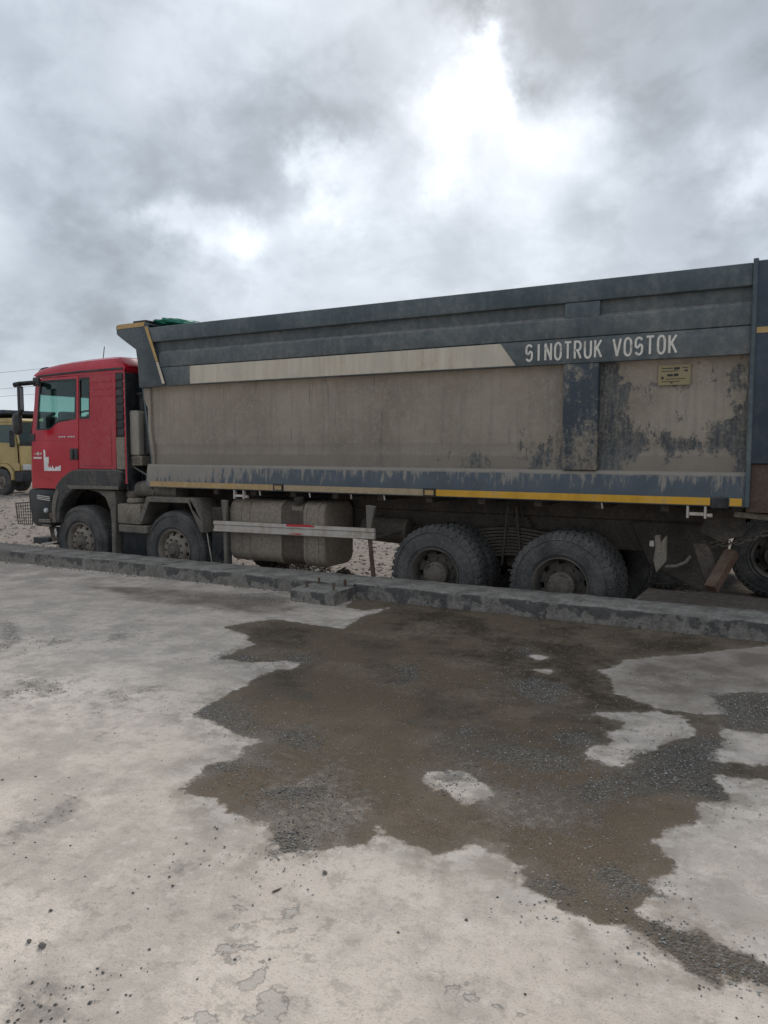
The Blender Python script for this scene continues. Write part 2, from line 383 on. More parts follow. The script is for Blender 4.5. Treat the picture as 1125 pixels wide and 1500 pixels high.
M['hill'] = plain('hill_earth', (.10, .095, .07), .95, 0, .4, .05)

# ------------------------------------------------------------------ mesh helper
class MB:
    def __init__(s): s.v = []; s.f = []
    def add(s, vs_, fs):
        o = len(s.v); s.v += [tuple(q) for q in vs_]; s.f += [tuple(i + o for i in f) for f in fs]; return s
    def box(s, x0, x1, y0, y1, z0, z1):
        return s.add([(x0, y0, z0), (x1, y0, z0), (x1, y1, z0), (x0, y1, z0), (x0, y0, z1), (x1, y0, z1), (x1, y1, z1), (x0, y1, z1)],
                     [(0, 3, 2, 1), (4, 5, 6, 7), (0, 1, 5, 4), (1, 2, 6, 5), (2, 3, 7, 6), (3, 0, 4, 7)])
    def prism(s, poly, y0, y1):
        """polygon in (x, z) extruded along y"""
        n = len(poly)
        vs_ = [(x, y0, z) for x, z in poly] + [(x, y1, z) for x, z in poly]
        return s.add(vs_, [tuple(range(n)), tuple(range(2 * n - 1, n - 1, -1))] + [(i, i + n, (i + 1) % n + n, (i + 1) % n) for i in range(n)])
    def prismx(s, poly, x0, x1):
        """polygon in (y, z) extruded along x"""
        n = len(poly)
        vs_ = [(x0, y, z) for y, z in poly] + [(x1, y, z) for y, z in poly]
        return s.add(vs_, [tuple(range(n)), tuple(range(2 * n - 1, n - 1, -1))] + [(i, i + n, (i + 1) % n + n, (i + 1) % n) for i in range(n)])
    def strip(s, line, x0, x1, t=.006):
        """open polyline in (y, z) swept along x as a sheet of thickness t (towards +y)"""
        return s.prismx(line + [(y + t, z) for y, z in reversed(line)], x0, x1)
    def lathe(s, prof, c, axis='y', n=40):
        """profile [(r, a)] turned about an axis through c"""
        m = len(prof); vs_ = []
        for k in range(n):
            A = 2 * math.pi * k / n; ca, sa = math.cos(A), math.sin(A)
            for r, a in prof:
                if axis == 'y': vs_.append((c[0] + r * ca, c[1] + a, c[2] + r * sa))
                elif axis == 'z': vs_.append((c[0] + r * ca, c[1] + r * sa, c[2] + a))
                else: vs_.append((c[0] + a, c[1] + r * ca, c[2] + r * sa))
        fs = []
        for k in range(n):
            k2 = (k + 1) % n
            for j in range(m - 1): fs.append((k * m + j, k * m + j + 1, k2 * m + j + 1, k2 * m + j))
        return s.add(vs_, fs)
    def cyl(s, c0, c1, r, n=12, r1=None):
        c0 = Vector(c0); c1 = Vector(c1); r1 = r if r1 is None else r1
        d = (c1 - c0).normalized(); u = d.orthogonal().normalized(); w_ = d.cross(u)
        vs_ = []
        for c, rr in ((c0, r), (c1, r1)):
            for k in range(n):
                A = 2 * math.pi * k / n; vs_.append(c + (u * math.cos(A) + w_ * math.sin(A)) * rr)
        return s.add(vs_, [tuple(range(n - 1, -1, -1)), tuple(range(n, 2 * n))] + [(k, (k + 1) % n, (k + 1) % n + n, k + n) for k in range(n)])
    def tube(s, path, r, n=8):
        for a, b in zip(path[:-1], path[1:]): s.cyl(a, b, r, n)
        return s
    def bar(s, a, b, wy, h):
        """rectangular bar from a to b (x, z) at y-range wy, thickness h"""
        ax, az = a; bx_, bz = b; L = math.hypot(bx_ - ax, bz - az); nx, nz = -(bz - az) / L * h / 2, (bx_ - ax) / L * h / 2
        return s.prism([(ax + nx, az + nz), (bx_ + nx, bz + nz), (bx_ - nx, bz - nz), (ax - nx, az - nz)], *wy)
    def build(s, name, m, parent=None, bevel=0., seg=1, smooth=True, ang=35):
        o = parent
        off = Vector((0, 0, 0))
        while o is not None: off += Vector(o.get('_off', (0, 0, 0))); o = o.parent
        me = bpy.data.meshes.new(name)
        me.from_pydata([(x - off.x, y - off.y, z - off.z) for x, y, z in s.v], [], s.f)
        bm = bmesh.new(); bm.from_mesh(me)
        bmesh.ops.recalc_face_normals(bm, faces=bm.faces)
        if bevel:
            es = [e for e in bm.edges if len(e.link_faces) == 2 and e.calc_face_angle(0) > .5]
            bmesh.ops.bevel(bm, geom=es, offset=bevel, segments=seg, profile=.5, affect='EDGES', clamp_overlap=True)
        if smooth:
            for f in bm.faces: f.smooth = True
            for e in bm.edges: e.smooth = len(e.link_faces) == 2 and e.calc_face_angle(0) < R(ang)
        bm.to_mesh(me); bm.free()
        if m: me.materials.append(m)
        ob = bpy.data.objects.new(name, me); col.objects.link(ob)
        if parent: ob.parent = parent
        return ob
def plate(name, outer, holes, y0, y1, m, parent, bevel=.004):
    """sheet with openings: outlines in (x, z), thickness y0..y1"""
    bm = bmesh.new()
    for lp in [outer] + holes:
        vv = [bm.verts.new((x, y0, z)) for x, z in lp]
        for a, b in zip(vv, vv[1:] + vv[:1]): bm.edges.new((a, b))
    bmesh.ops.triangle_fill(bm, use_beauty=True, edges=bm.edges[:])
    bmesh.ops.dissolve_limit(bm, angle_limit=.01, verts=bm.verts[:], edges=bm.edges[:])
    r = bmesh.ops.extrude_face_region(bm, geom=bm.faces[:])
    for q in r['geom']:
        if isinstance(q, bmesh.types.BMVert): q.co.y = y1
    mb = MB(); bm.verts.index_update()
    mb.v = [tuple(v_.co) for v_ in bm.verts]; mb.f = [tuple(v_.index for v_ in f.verts) for f in bm.faces]
    bm.free()
    return mb.build(name, m, parent, bevel=bevel)
def tag(o, label=None, cat=None, group=None, kind=None):
    if label: o['label'] = label
    if cat: o['category'] = cat
    if group: o['group'] = group
    if kind: o['kind'] = kind
    return o
def thing(name, loc, label, cat, group=None, rz=0):
    o = bpy.data.objects.new(name, None); col.objects.link(o)
    o.empty_display_size = .3
    o.location = loc; o.rotation_euler = (0, 0, rz); o['_off'] = tuple(loc) if not rz else (0., 0., 0.)
    return tag(o, label, cat, group)
def copy_tree(o, parent=None):
    c = o.copy(); col.objects.link(c); c.parent = parent
    for ch in list(o.children): copy_tree(ch, c)
    return c
def inside(px, py, poly):
    r = np.zeros(px.shape, bool); n = len(poly)
    for i in range(n):
        x1, y1 = poly[i]; x2, y2 = poly[(i + 1) % n]
        if y1 == y2: continue
        r ^= ((y1 > py) != (y2 > py)) & (px < (x2 - x1) * (py - y1) / (y2 - y1) + x1)
    return r
def sdist(px, py, poly):
    """signed distance, positive inside"""
    d = np.full(px.shape, 1e9); n = len(poly)
    for i in range(n):
        x1, y1 = poly[i]; x2, y2 = poly[(i + 1) % n]
        ex, ey = x2 - x1, y2 - y1; L = ex * ex + ey * ey + 1e-12
        tt = np.clip(((px - x1) * ex + (py - y1) * ey) / L, 0, 1)
        d = np.minimum(d, (px - x1 - tt * ex) ** 2 + (py - y1 - tt * ey) ** 2)
    d = np.sqrt(d)
    return np.where(inside(px, py, poly), d, -d)

# ================================================================== SETTING
GZ = -.43                                             # yard level; the concrete pad is z = 0
KY = lambda x: 6.55 + .0285 * x                       # front line of the kerb
# ---- yard
def grid_mesh(name, xs, ys, zf, m):
    X, Yy = np.meshgrid(xs, ys); Zz = zf(X, Yy)
    nx, ny = len(xs), len(ys)
    idx = np.arange(nx * ny).reshape(ny, nx)
    q = np.stack([idx[:-1, :-1], idx[:-1, 1:], idx[1:, 1:], idx[1:, :-1]], -1).reshape(-1, 4)
    me = bpy.data.meshes.new(name)
    me.from_pydata(np.stack([X, Yy, Zz], -1).reshape(-1, 3).tolist(), [], q.tolist())
    for f in me.polygons: f.use_smooth = True
    me.materials.append(m)
    ob = bpy.data.objects.new(name, me); col.objects.link(ob)
    return ob, X, Yy
def spaced(*seg):
    out = []
    for a, b, st in seg: out += list(np.arange(a, b - 1e-6, st))
    return np.array(out + [seg[-1][1]])
ysx = spaced((-3000, -300, 450), (-300, -60, 30), (-60, -5, .8), (-5, 20, 2.5), (20, 300, 40), (300, 3000, 450))
ysy = spaced((-3000, -300, 450), (-300, -20, 40), (-20, 6, 3), (6, 45, .8), (45, 300, 15), (300, 3000, 450))
def yz(X, Yy):
    base = np.full(X.shape, GZ)
    for i in range(X.shape[0]):
        for j in range(X.shape[1]):
            x, y = X[i, j], Yy[i, j]
            if -60 < x < -13 and 9 < y < 45: base[i, j] += .10 * mnoise.noise((x * .35, y * .35, 0)) * min(1, (-13 - x) / 4)
    return base
yard, _, _ = grid_mesh('ground', ysx, ysy, yz, M['yard']); tag(yard, kind='structure')
# ---- far low hills
hb = MB(); n = 160; ring = []
for k in range(n + 1):
    A = 2 * math.pi * k / n
    h = 5 + 14 * (mnoise.noise((math.cos(A) * 3, math.sin(A) * 3, 4)) + .5) + 3 * mnoise.noise((math.cos(A) * 20, math.sin(A) * 20, 1))
    h = max(2, h); c, s_ = math.cos(A), math.sin(A)
    ring.append([(700 * c, 700 * s_, GZ - .5), (760 * c, 760 * s_, h * .6), (860 * c, 860 * s_, h), (1200 * c, 1200 * s_, GZ - 1)])
for a, b in zip(ring[:-1], ring[1:]):
    hb.add(a + b, [(0, 4, 5, 1), (1, 5, 6, 2), (2, 6, 7, 3)])
tag(hb.build('hills', M['hill']), kind='structure')

# ---- concrete pad with the shapes of its stains carried as signed distances
WET = [[(-4.02, 6.51), (-3.89, 6.04), (-3.64, 5.99), (-3.49, 6.23), (-3.52, 5.79), (-3.45, 5.32), (-3.74, 5.31), (-4.17, 5.29), (-4.30, 4.98), (-4.32, 4.82), (-3.99, 4.75), (-3.77, 4.54), (-3.75, 4.30), (-3.71, 4.10), (-3.41, 4.14), (-3.27, 4.28), (-3.11, 4.37), (-3.10, 4.14), (-3.22, 4.10), (-3.14, 3.69), (-3.09, 3.40), (-3.05, 3.16), (-2.71, 3.04), (-2.44, 3.01), (-2.48, 2.90), (-2.40, 2.79), (-2.50, 2.64), (-2.39, 2.48), (-2.40, 2.41), (-2.34, 2.36), (-2.21, 2.40), (-2.04, 2.32), (-1.88, 2.36), (-1.75, 2.21), (-1.70, 2.17), (-1.57, 2.25), (-1.55, 2.29), (-1.43, 2.41), (-1.46, 2.50), (-1.45, 2.54), (-1.47, 2.55), (-1.38, 2.48), (-1.29, 2.47), (-1.19, 2.45), (-1.13, 2.54), (-1.14, 2.62), (-1.01, 2.58), (-0.89, 2.54), (-0.86, 2.43), (-0.78, 2.40), (-0.68, 2.38), (-0.55, 2.34), (-0.46, 2.36), (-0.38, 2.31), (-0.29, 2.26), (-0.18, 2.26), (-0.08, 2.29), (0.03, 2.31), (0.02, 2.42), (-0.09, 2.40), (-0.18, 2.40), (-0.30, 2.45), (-0.48, 2.47), (-0.41, 2.60), (-0.45, 2.69), (-0.41, 2.79), (-0.43, 2.87), (-0.52, 2.96), (-0.47, 3.09), (-0.39, 3.20), (-0.40, 3.39), (-0.29, 3.48), (-0.34, 3.63), (-0.36, 3.73), (-0.27, 3.74), (-0.17, 3.78), (0.07, 3.85), (0.07, 4.11), (-0.18, 3.99), (-0.40, 3.87), (-0.42, 3.95), (-0.40, 4.19), (-0.45, 4.50), (-0.36, 4.38), (-0.20, 4.41), (0.07, 4.51), (0.07, 5.43), (-0.25, 5.20), (-0.41, 5.11), (-0.54, 4.92), (-0.48, 4.78), (-0.43, 4.64), (-0.53, 4.58), (-0.66, 4.57), (-0.75, 4.55), (-0.92, 4.63), (-1.07, 4.74), (-1.15, 4.97), (-1.26, 5.13), (-1.16, 5.53), (-0.90, 5.78), (-0.59, 6.12), (-0.32, 6.45), (0.07, 6.62), (0.07, 6.92), (-0.35, 6.87), (-0.96, 6.60), (-2.16, 6.76), (-3.26, 6.75)]]
ISL = [[(-1.09, 4.26), (-0.91, 4.40), (-0.78, 4.50), (-0.66, 4.47), (-0.54, 4.27), (-0.55, 4.16), (-0.66, 4.01), (-0.73, 3.85), (-0.76, 3.69), (-0.79, 3.60), (-0.87, 3.60), (-0.97, 3.68), (-0.97, 3.75), (-0.88, 3.92), (-0.94, 4.02), (-0.87, 4.23), (-1.01, 4.25)],
  [(-1.58, 3.12), (-1.50, 3.14), (-1.33, 3.16), (-1.20, 3.09), (-1.21, 2.95), (-1.28, 2.89), (-1.37, 2.95), (-1.43, 2.94), (-1.52, 2.99)],
  [(-1.81, 5.26), (-1.76, 5.33), (-1.66, 5.30), (-1.72, 5.18)],
  [(-1.66, 4.93), (-1.55, 4.97), (-1.55, 4.89)]]
GRAVEL = [[(-0.40, 4.19), (-0.38, 3.68), (-0.29, 3.49), (-0.49, 3.46), (-0.70, 3.30), (-0.82, 3.19), (-0.91, 3.28), (-0.82, 3.47), (-0.72, 3.66), (-0.68, 3.93), (-0.57, 4.09), (-0.52, 4.20)],
  [(-1.70, 4.66), (-1.58, 4.77), (-1.35, 4.69), (-1.29, 4.42), (-1.37, 4.27), (-1.61, 4.46)],
  [(-1.50, 3.13), (-1.45, 3.22), (-1.37, 3.24), (-1.31, 3.10), (-1.39, 3.03), (-1.47, 3.06)],
  [(-0.55, 4.99), (-0.25, 5.20), (-0.02, 5.30), (-0.01, 4.55), (-0.20, 4.45), (-0.36, 4.41), (-0.46, 4.62)],
  [(-1.47, 3.47), (-1.35, 3.61), (-1.14, 3.61), (-0.98, 3.60), (-0.95, 3.44), (-1.15, 3.35), (-1.32, 3.38)],
  [(-2.47, 4.53), (-2.41, 4.66), (-2.26, 4.42), (-2.29, 4.24)],
  [(-1.19, 3.84), (-1.08, 3.96), (-0.95, 3.93), (-0.93, 3.83), (-1.07, 3.73)],
  [(-1.64, 3.67), (-1.58, 3.70), (-1.54, 3.61), (-1.59, 3.58)],
  [(-1.96, 5.34), (-1.88, 5.50), (-1.80, 5.27)],
  [(-0.70, 2.63), (-0.61, 2.70), (-0.52, 2.69), (-0.45, 2.67), (-0.42, 2.60), (-0.54, 2.52), (-0.61, 2.57)],
  [(-0.47, 2.45), (-0.38, 2.46), (-0.27, 2.43), (-0.18, 2.39), (-0.08, 2.39), (0.03, 2.40), (0.03, 2.32), (-0.08, 2.30), (-0.19, 2.28), (-0.28, 2.26), (-0.35, 2.31)],
  [(-0.87, 2.48), (-0.79, 2.52), (-0.71, 2.47), (-0.73, 2.42), (-0.82, 2.44)],
  [(-3.05, 3.18), (-3.08, 3.39), (-2.89, 3.36), (-2.63, 3.24), (-2.60, 3.08), (-2.71, 3.04)],
  [(-2.50, 2.64), (-2.40, 2.79), (-2.31, 2.70), (-2.37, 2.60)],
  [(-3.38, 4.43), (-3.20, 4.50), (-3.09, 4.34), (-3.22, 4.24)],
  [(-3.76, 4.15), (-3.60, 4.28), (-3.44, 4.18), (-3.66, 4.08)],
  [(-2.47, 3.11), (-2.37, 3.23), (-2.16, 3.17), (-2.12, 3.07), (-2.27, 3.03)],
  [(-1.81, 2.29), (-1.76, 2.35), (-1.60, 2.28), (-1.58, 2.24), (-1.70, 2.17)],
  [(-2.08, 2.55), (-2.00, 2.66), (-1.87, 2.72), (-1.82, 2.64), (-1.98, 2.53)]]
DIRT = [[(-2.80, 1.80), (-2.72, 1.87), (-2.63, 1.83), (-2.61, 1.73), (-2.63, 1.69)],
  [(-1.95, 1.24), (-1.86, 1.31), (-1.76, 1.32), (-1.76, 1.26), (-1.66, 1.26), (-1.71, 1.18), (-1.79, 1.13)],
  [(-2.74, 1.91), (-2.73, 2.10), (-2.64, 2.07), (-2.62, 1.92)],
  [(-1.98, 1.89), (-1.96, 1.96), (-1.91, 1.97), (-1.91, 1.90)],
  [(-6.14, 4.04), (-5.95, 4.07), (-5.45, 3.77), (-5.21, 3.41)],
  [(-5.25, 3.76), (-5.21, 3.88), (-5.08, 3.88), (-5.09, 3.69)],
  [(-3.72, 3.32), (-3.61, 3.43), (-3.54, 3.34), (-3.64, 3.26)],
  [(-3.78, 3.16), (-3.73, 3.23), (-3.68, 3.15)],
  [(-3.61, 3.06), (-3.57, 3.12), (-3.51, 3.06)],
  [(-4.43, 3.04), (-4.21, 3.17), (-4.01, 3.03), (-4.09, 2.90)],
  [(-4.41, 2.88), (-4.34, 2.91), (-4.22, 2.81), (-4.25, 2.77)],
  [(-5.16, 5.50), (-5.22, 6.00), (-4.96, 6.27), (-4.65, 6.11), (-4.62, 5.62)],
  [(-4.96, 4.19), (-4.89, 4.30), (-4.69, 4.14), (-4.77, 4.03)],
  [(-5.71, 5.68), (-5.60, 5.79), (-5.45, 5.61)],
  [(-1.02, 5.09), (-0.96, 5.14), (-0.95, 5.05)],
  [(-0.90, 5.13), (-0.83, 5.19), (-0.81, 5.10)],
  [(-0.76, 5.37), (-0.69, 5.39), (-0.67, 5.26), (-0.73, 5.25)]]
SPALL = [[(-1.299, 1.562), (-1.280, 1.594), (-1.203, 1.584), (-1.183, 1.549), (-1.205, 1.514), (-1.259, 1.521)],
  [(-1.379, 1.557), (-1.353, 1.589), (-1.369, 1.633), (-1.324, 1.659), (-1.305, 1.626), (-1.328, 1.590), (-1.316, 1.560), (-1.347, 1.543)],
  [(-1.277, 1.616), (-1.244, 1.630), (-1.233, 1.608), (-1.259, 1.596)],
  [(-1.542, 1.655), (-1.526, 1.694), (-1.500, 1.689), (-1.443, 1.664), (-1.423, 1.624), (-1.459, 1.617), (-1.491, 1.646), (-1.518, 1.636)],
  [(-1.467, 1.708), (-1.428, 1.746), (-1.413, 1.719), (-1.442, 1.687)],
  [(-1.478, 1.903), (-1.451, 1.965), (-1.414, 1.905), (-1.419, 1.863), (-1.458, 1.876)],
  [(-1.385, 1.660), (-1.368, 1.697), (-1.351, 1.676), (-1.370, 1.650)],
  [(-1.412, 1.381), (-1.378, 1.453), (-1.334, 1.455), (-1.320, 1.418)],
  [(-1.275, 1.466), (-1.242, 1.515), (-1.176, 1.523), (-1.173, 1.488)],
  [(-1.678, 1.894), (-1.655, 1.913), (-1.637, 1.874)],
  [(-1.638, 1.857), (-1.560, 1.856), (-1.612, 1.826)],
  [(-1.571, 1.761), (-1.557, 1.797), (-1.533, 1.761), (-1.544, 1.734)],
  [(-1.419, 1.816), (-1.376, 1.873), (-1.367, 1.850), (-1.396, 1.805)],
  [(-1.677, 1.321), (-1.668, 1.350), (-1.641, 1.350), (-1.635, 1.322)],
  [(-0.827, 1.880), (-0.806, 1.905), (-0.805, 1.877)],
  [(-0.808, 1.860), (-0.786, 1.880), (-0.763, 1.862)],
  [(-0.801, 1.833), (-0.781, 1.857), (-0.750, 1.832), (-0.778, 1.816)],
  [(-0.735, 1.856), (-0.691, 1.858), (-0.696, 1.833), (-0.721, 1.834)],
  [(-0.678, 1.873), (-0.625, 1.874), (-0.644, 1.846)],
  [(-0.874, 1.845), (-0.842, 1.856), (-0.806, 1.822), (-0.846, 1.830)]]
DAMP = [[(-1.33, 5.09), (-1.18, 5.62), (-0.92, 5.93), (-0.60, 6.23), (0.07, 6.92), (0.07, 5.35), (-0.40, 5.08), (-0.47, 4.85), (-0.43, 4.64), (-0.65, 4.51), (-0.78, 4.47), (-0.91, 4.57), (-1.05, 4.67)],
  [(-6.83, 5.56), (-6.32, 5.85), (-5.42, 6.00), (-4.59, 6.14), (-4.17, 5.69), (-4.42, 5.37), (-5.04, 5.38), (-5.72, 5.29)]]
px_ = spaced((-40, -16, 4), (-16, -11, .5), (-11, .6, .035), (.6, 3, .2), (3, 24, 3))
py_ = spaced((-16, -1, 3), (-1, .8, .3), (.8, 6.1, .035), (6.1, 6.3, .05))
py_ = np.append(py_, [6.45, 6.6])
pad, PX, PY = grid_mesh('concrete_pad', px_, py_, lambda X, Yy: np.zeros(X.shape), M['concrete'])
co = np.empty(len(pad.data.vertices) * 3); pad.data.vertices.foreach_get('co', co); co = co.reshape(PX.shape + (3,))
co[-1, :, 1] = KY(PX[-1]) + .49; co[-2, :, 1] = KY(PX[-2]) + .02
for r_ in (-3, -4, -5, -6): co[r_, :, 1] = np.minimum(co[r_, :, 1], co[-2, :, 1] + (r_ + 2) * .02)
PX, PY = co[..., 0], co[..., 1]
U = PX + .0; V = PY
und = np.zeros(PX.shape)
for i in range(PX.shape[0]):
    for j in range(PX.shape[1]):
        if -11.1 < PX[i, j] < 1 and .7 < PY[i, j] < 6.2:
            und[i, j] = .004 * mnoise.noise((PX[i, j] * 1.3, PY[i, j] * 1.3, 0)) + .0015 * mnoise.noise((PX[i, j] * 6, PY[i, j] * 6, 3))
co[..., 2] = und
pad.data.vertices.foreach_set('co', co.reshape(-1)); 
def put_attr(ob, name, arr):
    a = ob.data.attributes.new(name, 'FLOAT', 'POINT'); a.data.foreach_set('value', arr.reshape(-1).astype(np.float32))
def union(polys):
    d = np.full(PX.shape, -9.)
    for p in polys: d = np.maximum(d, sdist(PX, PY, p))
    return d
wet = sdist(PX, PY, WET[0])
for p in ISL: wet = np.minimum(wet, -sdist(PX, PY, p))
wet = np.clip(wet, -2, 2)
put_attr(pad, 'wet', wet); put_attr(pad, 'damp', np.clip(union(DAMP), -2, 2)); put_attr(pad, 'grit', np.clip(union(GRAVEL), -2, 2)); put_attr(pad, 'dirt', np.clip(union(DIRT), -2, 2)); put_attr(pad, 'spall', np.clip(union(SPALL), -2, 2))
tag(pad, kind='structure')

# ---- kerb: cast in lengths, rough broken face
def rough_box(x0, x1, yf, yb, z0, z1, step, amp, seed, name, m, parent, chip=.012):
    """rounded, chipped block; yf / yb are functions of x"""
    nx = max(2, int((x1 - x0) / step)); mb = MB(); ring = []
    for i in range(nx + 1):
        x = x0 + (x1 - x0) * i / nx; f, b = yf(x), yb(x); rows = []
        D = z1 - z0
        prof = [(f, z0), (f, z0 + D * .3), (f, z0 + D * .6), (f, z1 - .03), (f + .006, z1 - .010), (f + .022, z1), (f + (b - f) * .33, z1), (f + (b - f) * .66, z1), (b - .02, z1), (b, z1 - .02), (b, z0 - .4 if parent and parent.name.startswith('kerb') else z0)]
        for k, (y, z) in enumerate(prof):
            q = Vector((x, y, z)) * 7 + Vector((seed, 0, 0))
            nn = mnoise.noise(q) + .6 * mnoise.noise(q * 3.1)
            ch = max(0, mnoise.noise(q * 1.7 + Vector((9, 9, 9))) - .12) if k in (3, 4, 5) else 0
            rows.append((x, y + amp * nn * (1 if k < 6 else .3) + ch * chip * 3, z + (amp * .6 * nn if 3 < k < 9 else 0) - ch * chip * 2))
        ring.append(rows)
    npf = len(ring[0])
    vs_ = [q for r_ in ring for q in r_]
    fs = [(i * npf + k, (i + 1) * npf + k, (i + 1) * npf + k + 1, i * npf + k + 1) for i in range(nx) for k in range(npf - 1)]
    fs += [tuple(range(npf)), tuple(range(nx * npf + npf - 1, nx * npf - 1, -1))]
    mb.add(vs_, fs)
    return mb.build(name, m, parent, ang=50)
kerb = bpy.data.objects.new('kerb', None); col.objects.link(kerb); tag(kerb, kind='structure')
kx = [-30, -20, -13.2, -6.63, -4.03, 2.2, 10, 22]
for i, (a, b) in enumerate(zip(kx[:-1], kx[1:])):
    dy = [0, 0, 0, -.01, .012, 0, 0][i]
    rough_box(a + .006, b - .006, lambda x: KY(x) + dy, lambda x: KY(x) + .50, -.02, .15 + [0, 0, 0, -.004, .003, 0, 0][i], (.035 if -13 < a < 0 else .15), .010, i * 13.7, 'kerb_length', M['kerb'], kerb)

# ---- anchor block with four bolts against the kerb
blk = thing('anchor_block', (-4.25, 6.27, 0), 'low rough concrete block with four upright steel bolts cast against the kerb', 'concrete block')
rough_box(-4.50, -4.00, lambda x: 6.02 + .03 * (x + 4.25), lambda x: KY(x) - .012, -.02, .125, .05, .008, 77, 'block', M['kerb'], blk, .02)
for (x, y, h) in [(-4.41, 6.16, .065), (-4.42, 6.385, .06), (-4.10, 6.17, .07), (-4.11, 6.39, .07)]:
    MB().cyl((x, y, .11), (x + .004, y - .002, .125 + h), .014, 10).build('bolt', M['rust'], blk, bevel=.003)

# ---- loose stones
def stones(name, spots, m, label, cat, flat=.6):
    """spots: [(x, y, z, size)], one mesh of small irregular lumps"""
    base = np.array([(1, 0, 0), (-1, 0, 0), (0, 1, 0), (0, -1, 0), (0, 0, 1), (0, 0, -1)], float)
    tri = np.array([(0, 2, 4), (2, 1, 4), (1, 3, 4), (3, 0, 4), (2, 0, 5), (1, 2, 5), (3, 1, 5), (0, 3, 5)])
    S = np.array(spots); n = len(S)
    v_ = base[None] * (1 + rng.uniform(-.35, .35, (n, 6, 1))) + rng.uniform(-.25, .25, (n, 6, 3))
    A = rng.uniform(0, 6.28, n); ca, sa = np.cos(A)[:, None], np.sin(A)[:, None]
    x, y = v_[..., 0] * ca - v_[..., 1] * sa, v_[..., 0] * sa + v_[..., 1] * ca
    z = v_[..., 2] * flat
    v_ = np.stack([x * S[:, 3:4] + S[:, 0:1], y * S[:, 3:4] + S[:, 1:2], (z + flat * .5) * S[:, 3:4] + S[:, 2:3]], -1).reshape(-1, 3)
    f = (tri[None] + (np.arange(n) * 6)[:, None, None]).reshape(-1, 3)
    me = bpy.data.meshes.new(name); me.from_pydata(v_.tolist(), [], f.tolist()); me.materials.append(m)
    o = bpy.data.objects.new(name, me); col.objects.link(o); return tag(o, label, cat, kind='stuff')
def scatter(poly, dens, lo, hi, z=0.):
    P_ = np.array(poly); a, b = P_.min(0) - .25, P_.max(0) + .25
    n = int((b[0] - a[0]) * (b[1] - a[1]) * dens)
    x = rng.uniform(a[0], b[0], n); y = rng.uniform(a[1], b[1], n)
    d = sdist(x, y, poly); nn = np.array([mnoise.noise((q * 6, r_ * 6, 2)) for q, r_ in zip(x, y)])
    k = (d + nn * .14 > np.where(rng.random(n) < .75, rng.uniform(-.02, .06, n), -rng.exponential(.10, n))) & (y < KY(x) - .03)
    return [(q, r_, z, s_) for q, r_, s_ in zip(x[k], y[k], np.exp(rng.uniform(math.log(lo), math.log(hi), k.sum())))]
grit = []
for p in GRAVEL: grit += scatter(p, 5600, .0012, .0055)
for x, y, z, s_ in scatter(WET[0], 420, .0015, .0045): grit.append((x, y, z, s_))
stones('grit', grit, M['stone_g'], 'grey grit washed into patches on the wet concrete', 'grit')
deb = []
for p in DIRT: deb += scatter(p, 1500, .0013, .006)
for k in range(900):
    x, y = rng.uniform(-9.5, .4), rng.uniform(1.0, 6.3)
    if rng.random() < .4: x, y = rng.uniform(-3.5, 0), rng.uniform(1.0, 3)
    if y < KY(x) - .05: deb.append((x, y, 0, .0012 + .0060 * rng.random() ** 6))
for k in range(500):
    x = rng.uniform(-9.5, 1); deb.append((x, KY(x) - abs(rng.normal(0, .05)) - .02, 0, rng.uniform(.003, .011)))
stones('crumbs', deb, M['stone_d'], 'dark crumbs and pebbles strewn over the concrete', 'pebbles')
ys = []
for k in range(16000):
    x = -11 - rng.random() ** 1.6 * 26; y = 7.3 + rng.random() ** 1.3 * 22
    ys.append((x, y, GZ - .01 + (.10 * mnoise.noise((x * .35, y * .35, 0)) * min(1, max(0, -13 - x) / 4)), math.exp(rng.uniform(math.log(.012), math.log(.055)))))
for k in range(9000):
    x = rng.uniform(-13, -3); y = 7.2 + rng.random() * 11
    ys.append((x, y, GZ - .01, math.exp(rng.uniform(math.log(.010), math.log(.042)))))
for cx, cy, rr, h in [(-6.75, 8.9, .28, .30), (-5.6, 8.7, .33, .28), (-7.2, 9.8, .5, .3)]:   # heaps under the truck
    for k in range(260):
        a = rng.uniform(0, 6.28); q = rng.random() ** .6
        ys.append((cx + math.cos(a) * q * rr, cy + math.sin(a) * q * rr, GZ + h * (1 - q) * .95, rng.uniform(.03, .07)))
stones('yard_stones', ys, M['stone_y'], 'pale crushed stones covering the lower yard', 'gravel', .7)
def lump(name, x, y, s_, label, seed, m='stone_d', stretch=(1, .8, .6), rz=0):
    bm = bmesh.new(); bmesh.ops.create_icosphere(bm, subdivisions=2, radius=1)
    for v_ in bm.verts:
        q = v_.co.copy(); k = 1 + .35 * mnoise.noise(q * 1.3 + Vector((seed, 0, 0))) + .12 * mnoise.noise(q * 4 + Vector((seed, 3, 0)))
        v_.co = Vector((q.x * stretch[0], q.y * stretch[1], q.z * stretch[2])) * k * s_
    me = bpy.data.meshes.new(name); bm.to_mesh(me); bm.free(); me.materials.append(M[m])
    o = bpy.data.objects.new(name, me); col.objects.link(o); o.location = (x, y, s_ * stretch[2] * .7); o.rotation_euler = (0, 0, rz)
    return tag(o, label, 'stone' if name == 'stone' else 'stick')
lump('stone', -1.99, 1.40, .0125, 'larger of two dark stones near the lower left corner', 3)
lump('stone', -2.045, 1.395, .0085, 'smaller dark stone left of the larger one near the lower left corner', 8)
lump('stone', -.897, 1.258, .008, 'dark stone near the bottom edge left of centre, below the flaked patches', 15)
lump('stone', -1.475, 2.155, .0105, 'dark stone at the left lower edge of the wet stain', 21)
lump('stick', -1.558, 1.985, .016, 'short dark stick below the lower left edge of the wet stain', 30, 'wood', (1.3, .22, .22), 1.25)
